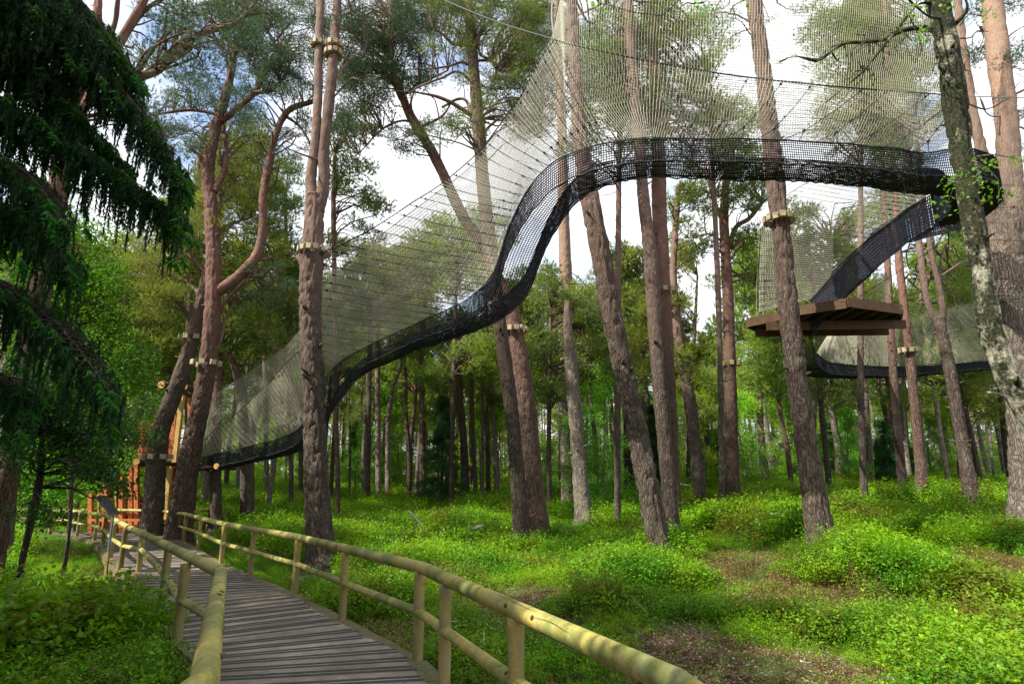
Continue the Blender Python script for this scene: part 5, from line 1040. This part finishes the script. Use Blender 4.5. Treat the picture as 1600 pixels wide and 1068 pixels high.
for li_, lm in enumerate(limbs):
    if li_ in (5, 9): continue
    Yl = [4.7, 4.9, 5.0, 4.6, 4.5, 5.0, 5.4, 4.2, 4.6, 5.2, 4.8, 5.0, 4.9][li_]
    q = [[*P(x, y, spy*(1-i/(len(lm)-1))+Yl*(i/(len(lm)-1))), .03*(1-.8*i/(len(lm)-1))] for i, (x, y) in enumerate(lm)]
    q = np.array(q); f = resample(q, .04); fb = MB(); tpb = MB(); mb = MB(); mb.tube(f[::2], 7)
    n = len(f); t_ = np.gradient(f[:, :3], axis=0); outs = []; tips = []
    for i in range(4, n):
        t = i/n; sidel = .55*(1-t)**.6+.05
        for sgn in (-1, 1, -1, 1):
            d = np.array([t_[i][0]*.9, sgn*.025, -.006])+RS.normal(size=3)*.006; d /= np.linalg.norm(d); d = d*.5+np.array([0, sgn*.8, -.12]); ln = sidel*random.uniform(.4, 1.1)
            if i % 2 == 0: mb.tube([[*f[i, :3], .006], [*(f[i, :3]+d*ln), .002]], 4, cap=False)
            for s in np.arange(.03, 1, .10/max(.12, ln)):
                if random.random() < (.40 if li_ not in (3, 4, 7, 10) else .6): continue
                c = f[i, :3]+d*ln*s+RS.normal(size=3)*.012; L_ = (.10+.75*random.random()**1.6)*(1-.35*t)*(1.15-s*.45); Tm = HT[RS.randint(5)]; a = RS.rand()*6.28; ca, sa = math.cos(a), math.sin(a); X = Tm.reshape(-1, 3).copy()
                # keep needle size while shortening the twig
                m_ = int(len(Tm)*L_/.9); m_ = max(8, min(len(Tm), m_)); X = Tm[:m_].reshape(-1, 3)*np.array([.6, .6, .9])
                X = np.stack([X[:, 0]*ca-X[:, 1]*sa, X[:, 0]*sa+X[:, 1]*ca, X[:, 2]], 1)+c; outs.append(X)
                if random.random() < .16 or (t > .93 and random.random() < .5):
                    Z = Tm[:16].reshape(-1, 3)*np.array([1.3, 1.3, .9]); e = (X[-1] if random.random() < .4 else X[0]+np.array([0, 0, .02])); tips.append(Z+e[None])
    soup(fb, np.concatenate(outs)); bo = mb.build('bough', M['bark_dark'], sroot); x_ = fb.build('needles', M['spruce'], sroot); x_.parent = bo
    if tips: soup(tpb, np.concatenate(tips)); x_ = tpb.build('new_growth', M['spruce_tip'], sroot); x_.parent = bo
# the spruce's other boughs, added unseen outside the picture to shade the ground
cen = []; tb = MB()
for k in range(330):
    t = random.uniform(.10, .98); z = 12*t; wd = (1-t)*3.6+.3; a = random.random()*6.283; q = random.uniform(.3, 1)
    x, y = spx+math.cos(a)*wd*q, spy+math.sin(a)*wd*q
    if y > 0 and x > -1.12*y-.75: continue
    cen.append((x, y, z-wd*q*.25))
    if k % 3 == 0: branch_to(tb, [spx, spy, z, .03], cen[-1], .03, .008, 0)
fb = MB(); soup(fb, put(PT, cen, [random.uniform(.35, .6) for _ in cen])); tb.build('branches', M['bark_dark'], sroot); fb.build('crown', M['spruce'], sroot)
# ================================================================== UNDERGROWTH
def sprig_tpl(nst, nl, lsz, hgt, rad):
    outs = []
    for _ in range(nst):
        a = random.random()*6.283; r_ = rad*random.random()**.5; b = np.array([math.cos(a)*r_, math.sin(a)*r_, 0]); up_ = np.array([math.cos(a)*.35*r_/rad+random.uniform(-.25, .25), math.sin(a)*.35*r_/rad+random.uniform(-.25, .25), 1.0]); h = hgt*random.uniform(.55, 1.1)*(1-.4*(r_/rad)**2)
        t = .25+.75*RS.rand(nl)**.8; c = b+up_*h*t[:, None]+RS.normal(size=(nl, 3))*.028; k = unit(nl); k[:, 2] = k[:, 2]*.5+.25; k /= np.linalg.norm(k, axis=1)[:, None]; s = np.cross(k, np.array([0, 0, 1.])+unit(nl)*.5); s /= np.linalg.norm(s, axis=1)[:, None]
        z = lsz*(.6+.7*RS.rand(nl))[:, None]; m1 = c+k*z*.5+s*z*.3; m2 = c+k*z*.5-s*z*.3; outs += [np.stack([c, m1, c+k*z], 1), np.stack([c, c+k*z, m2], 1)]
    return np.concatenate(outs)
def stem_tpl(n, hgt, rad):
    o = []
    for _ in range(n):
        a = random.random()*6.283; r_ = rad*random.random()**.5; b = np.array([math.cos(a)*r_, math.sin(a)*r_, -.05]); e = b+np.array([random.uniform(-.08, .08), random.uniform(-.08, .08), hgt*random.uniform(.5, .95)]); s = np.array([.003, .002, 0]); o.append(np.stack([b-s, b+s, e])[None])
    return np.concatenate(o)
src = []
for k in range(5):
    mb = MB(); soup(mb, sprig_tpl(22, 26, .029, .30, .22), 0); soup(mb, stem_tpl(26, .28, .22), 1); o = mb.build('sprig', [M['bilberry'], M['twig']]); C.objects.unlink(o); src.append(o)
mb = MB(); soup(mb, sprig_tpl(30, 5, .022, .16, .25), 1); soup(mb, stem_tpl(60, .25, .25), 1); soup(mb, sprig_tpl(8, 9, .03, .2, .22), 0); o = mb.build('heath', [M['bilberry'], M['twig']]); C.objects.unlink(o); src.append(o)
def litter_tpl():
    o = []; n = 150; c = RS.normal(size=(n, 3))*np.array([.16, .16, .012]); c[:, 2] = abs(c[:, 2])+.015; k = unit(n); k[:, 2] *= .25; s = np.cross(k, np.array([0, 0, 1.]))+unit(n)*.2
    z = (.02+.05*RS.rand(n)**2)[:, None]; wd = np.where(RS.rand(n) < .75, .0018, .008)[:, None]; return np.stack([c-s*wd, c+s*wd, c+k*z], 1)
mb = MB(); soup(mb, litter_tpl(), 0); soup(mb, litter_tpl()[:60], 1); soup(mb, litter_tpl()[:35], 2); soup(mb, sprig_tpl(5, 8, .022, .10, .25), 3)
o = mb.build('litter', [M['twig'], M['dead'], M['stump'], M['bilberry']]); C.objects.unlink(o); src.append(o)
pts = []; scl = []; idx = []
def deck_inside(x, y, m=.12):
    d = np.hypot(mid[:, 0]-x, mid[:, 1]-y); k = d.argmin(); hw = np.linalg.norm(lc[k, :2]-rc[k, :2])/2; return d[k] < hw+m
def scatter(y0, y1, sp, sc, half):
    y = y0
    while y < y1:
        xw = half*y+3; x = -xw
        while x < xw:
            px_ = x+random.uniform(-sp, sp)*.6; py_ = y+random.uniform(-sp, sp)*.6; x += sp
            v = float(vnoise(np.array([px_*.42, py_*.42, 3.]))); v2 = float(vnoise(np.array([px_*1.3, py_*1.3, 8.]))); m = .65*v+.35*v2
            bare = 0
            if py_ < 13 and px_ > -4.5: bare = .08*max(0, 1-max(0, px_+.5+(-(px_+4) if False else 0))/6)*sm((13-py_)/4)   # thin beside the boards
            if py_ < 8 and -3 < px_ < 2.2: bare += .10
            thr = .375+bare-(.03 if y0 > 16 else 0)-(.12 if px_ < -5 or (px_ < -2.5 and py_ < 7) else 0)-(.12 if py_ > 14 else 0)-(.04 if px_ > 4 else 0)
            if m < thr+.03 and y0 < 16 and random.random() < .75 and not deck_inside(px_, py_, .04):
                pts.append((px_, py_, float(zt(px_, py_))+.01)); scl.append(random.uniform(.7, 1.3)); idx.append(6)
            if m < thr-.10 and random.random() < (.42 if y0 < 18 else .8): continue
            if deck_inside(px_, py_, (.10*sc+.06 if px_ > -1.5 else .04)) and py_ < 24: continue
            i_ = 5 if m < thr or (random.random() < .16) else random.randrange(5)
            s = sc*(.55+3.4*max(0, m-thr)**1.1)*random.uniform(.75, 1.3)
            fq = 1.05 if y0 < 9 else (.85 if y0 < 17 else .5); v3 = float(vnoise(np.array([px_*fq+7, py_*fq*.9+3, 5.]))); hb = .55+1.2*float(sm((v3-.30)/.42))
            s *= hb
            if v3 < .30 and random.random() < .12: continue
            s = min(s, 2.0*sc)
            if px_ < -2.2 and py_ < 8.5: s = max(s*1.5, 1.15)*random.uniform(.75, 1.25)
            if 8 < py_ < 26 and px_ < -3 and np.hypot(mid[:, 0]-px_, mid[:, 1]-py_).min() < 3.2: s = min(s*.6, .8)
            pts.append((px_, py_, float(zt(px_, py_))-.03)); scl.append(s); idx.append(i_)
        y += sp
scatter(1.5, 9, .18, .95, .95); scatter(9, 17, .22, 1.1, .92); scatter(17, 30, .36, 1.5, .92); scatter(30, 52, .5, 1.7, .95); scatter(52, 92, .9, 2.1, 1.0)
me = bpy.data.meshes.new('undergrowth'); me.from_pydata(pts, [], []); a = me.attributes.new('sc', 'FLOAT', 'POINT'); a.data.foreach_set('value', scl); a = me.attributes.new('ix', 'INT', 'POINT'); a.data.foreach_set('value', idx)
a = me.attributes.new('ro', 'FLOAT_VECTOR', 'POINT'); a.data.foreach_set('vector', np.stack([RS.normal(size=len(pts))*.12, RS.normal(size=len(pts))*.12, RS.rand(len(pts))*6.28], 1).astype(np.float32).ravel())
ug = bpy.data.objects.new('bilberry_undergrowth', me); C.objects.link(ug); tag(ug, 'knee-high bright green bilberry covering the forest floor', 'undergrowth', kind='stuff')
g = bpy.data.node_groups.new('scatter', 'GeometryNodeTree'); g.interface.new_socket('Geometry', in_out='INPUT', socket_type='NodeSocketGeometry'); g.interface.new_socket('Geometry', in_out='OUTPUT', socket_type='NodeSocketGeometry')
gi = g.nodes.new('NodeGroupInput'); go = g.nodes.new('NodeGroupOutput'); ip = g.nodes.new('GeometryNodeInstanceOnPoints'); mp_ = g.nodes.new('GeometryNodeMeshToPoints'); j = g.nodes.new('GeometryNodeGeometryToInstance')
g.links.new(gi.outputs[0], mp_.inputs[0]); g.links.new(mp_.outputs[0], ip.inputs['Points'])
for o in reversed(src):
    q = g.nodes.new('GeometryNodeObjectInfo'); q.inputs['Object'].default_value = o; q.inputs['As Instance'].default_value = False; g.links.new(q.outputs['Geometry'], j.inputs[0])
g.links.new(j.outputs[0], ip.inputs['Instance']); ip.inputs['Pick Instance'].default_value = True
def attr(nm, ty):
    q = g.nodes.new('GeometryNodeInputNamedAttribute'); q.data_type = ty; q.inputs['Name'].default_value = nm; return q.outputs['Attribute']
g.links.new(attr('ix', 'INT'), ip.inputs['Instance Index']); g.links.new(attr('sc', 'FLOAT'), ip.inputs['Scale']); g.links.new(attr('ro', 'FLOAT_VECTOR'), ip.inputs['Rotation'])
g.links.new(ip.outputs[0], go.inputs[0]); md = ug.modifiers.new('scatter', 'NODES'); md.node_group = g
print('undergrowth', len(pts))
# ------------------------------------------------------------------ stumps, logs, fallen sticks
def stump(px, py, w_, h, label, lean=0):
    Y = hit(px, py, .12); q = PX(px, py, Y, w_); mb = MB(); z = float(zt(q[0], Y)); r_ = q[3]
    mb.tube([[q[0], Y, z-.1, r_*1.3], [q[0]+lean*.4, Y, z+h*.5, r_], [q[0]+lean, Y, z+h*.9, r_*.8], [q[0]+lean*1.2, Y, z+h, r_*.3]], 18, step=.04, bark=.03)
    tag(mb.build('stump', M['stump'], origin=(q[0], Y, z), smooth=True), label, 'stump')
stump(605, 850, 11, .75, 'short dark rotten stump standing in the sunny bilberry behind the railing', -.03); stump(355, 820, 8, .75, 'pale topped broken birch stub behind the railing left of the thick pine', .03)
def stick(pts, Y, r_, label, m='dead', name='fallen_branch', cat='branch'):
    mb = MB(); q = []
    for x, y in pts: p = P(x, y, Y); q.append([p[0], p[1]+random.uniform(-.1, .1), max(p[2], float(zt(p[0], p[1]))+r_), r_])
    q[-1][3] *= .4; mb.tube(q, 8, step=.06, bark=.004); tag(mb.build(name, M[m], origin=q[0][:3], smooth=True), label, cat)
stick([(638, 797), (652, 812), (668, 832)], 15.5, .035, 'weathered dead stick jutting out of the bilberry right of the short stump')
stick([(738, 826), (748, 822), (756, 819)], 16, .05, 'short pale log end lying in front of the stout collared pine', name='log', cat='log')
stick([(822, 948), (838, 942), (846, 938)], 7.0, .008, 'thin pale twig lying on the brown ground beyond the railing'); stick([(846, 940), (847, 925)], 7.0, .006, 'tiny upright twig on the brown ground beyond the railing')
stick([(988, 935), (1000, 945), (1012, 958)], 7.2, .008, 'bent pale twig among the bilberry right of centre'); stick([(684, 966), (705, 970), (728, 971)], 6.4, .010, 'long bleached twig lying just behind the lower rail')
stick([(755, 985), (757, 1000), (752, 1012)], 6, .008, 'curved bleached twig beside the railing post'); stick([(1205, 802), (1220, 806), (1232, 803)], 18, .03, 'pale branch lying on the heath left of the tall collared pine')
stick([(1245, 1028), (1262, 1036), (1278, 1038)], 5.3, .012, 'broken brown stick lying near the bottom right'); stick([(1058, 752), (1066, 757), (1080, 758)], 30, .07, 'pale fallen branch among the far trunks right of the cluster')
for i, (a, b, Y) in enumerate([((1448, 656), (1480, 670), 26), ((1455, 684), (1490, 704), 25), ((1440, 610), (1478, 622), 26)]):
    m_ = ((a[0]+b[0])/2, (a[1]+b[1])/2-4); mb = MB(); q = [[*P(*a, Y), .02], [*P(*m_, Y), .03], [*P(*b, Y), .035]]; mb.tube(q, 6, step=.2, bark=.004)
# dead needles/twig litter near the boards
mb = MB(); random.seed(2)
for k in range(650):
    y = random.uniform(2.2, 11); x = random.uniform(-.42*y+.3, .5*y+1); 
    if deck_inside(x, y, .05): continue
    z = float(zt(x, y))+.02; a = random.random()*6.28; l_ = random.uniform(.05, .35); r_ = random.uniform(.0015, .0035)
    mb.tube([[x, y, z, r_], [x+math.cos(a)*l_*.5, y+math.sin(a)*l_*.5, z+random.uniform(.0, .06), r_], [x+math.cos(a+.3)*l_, y+math.sin(a+.3)*l_, z+random.uniform(0, .05), r_*.5]], 4)
tag(mb.build('twig_litter', M['stump']), 'fallen twigs strewn over the brown ground beside the boardwalk', 'litter', kind='stuff')
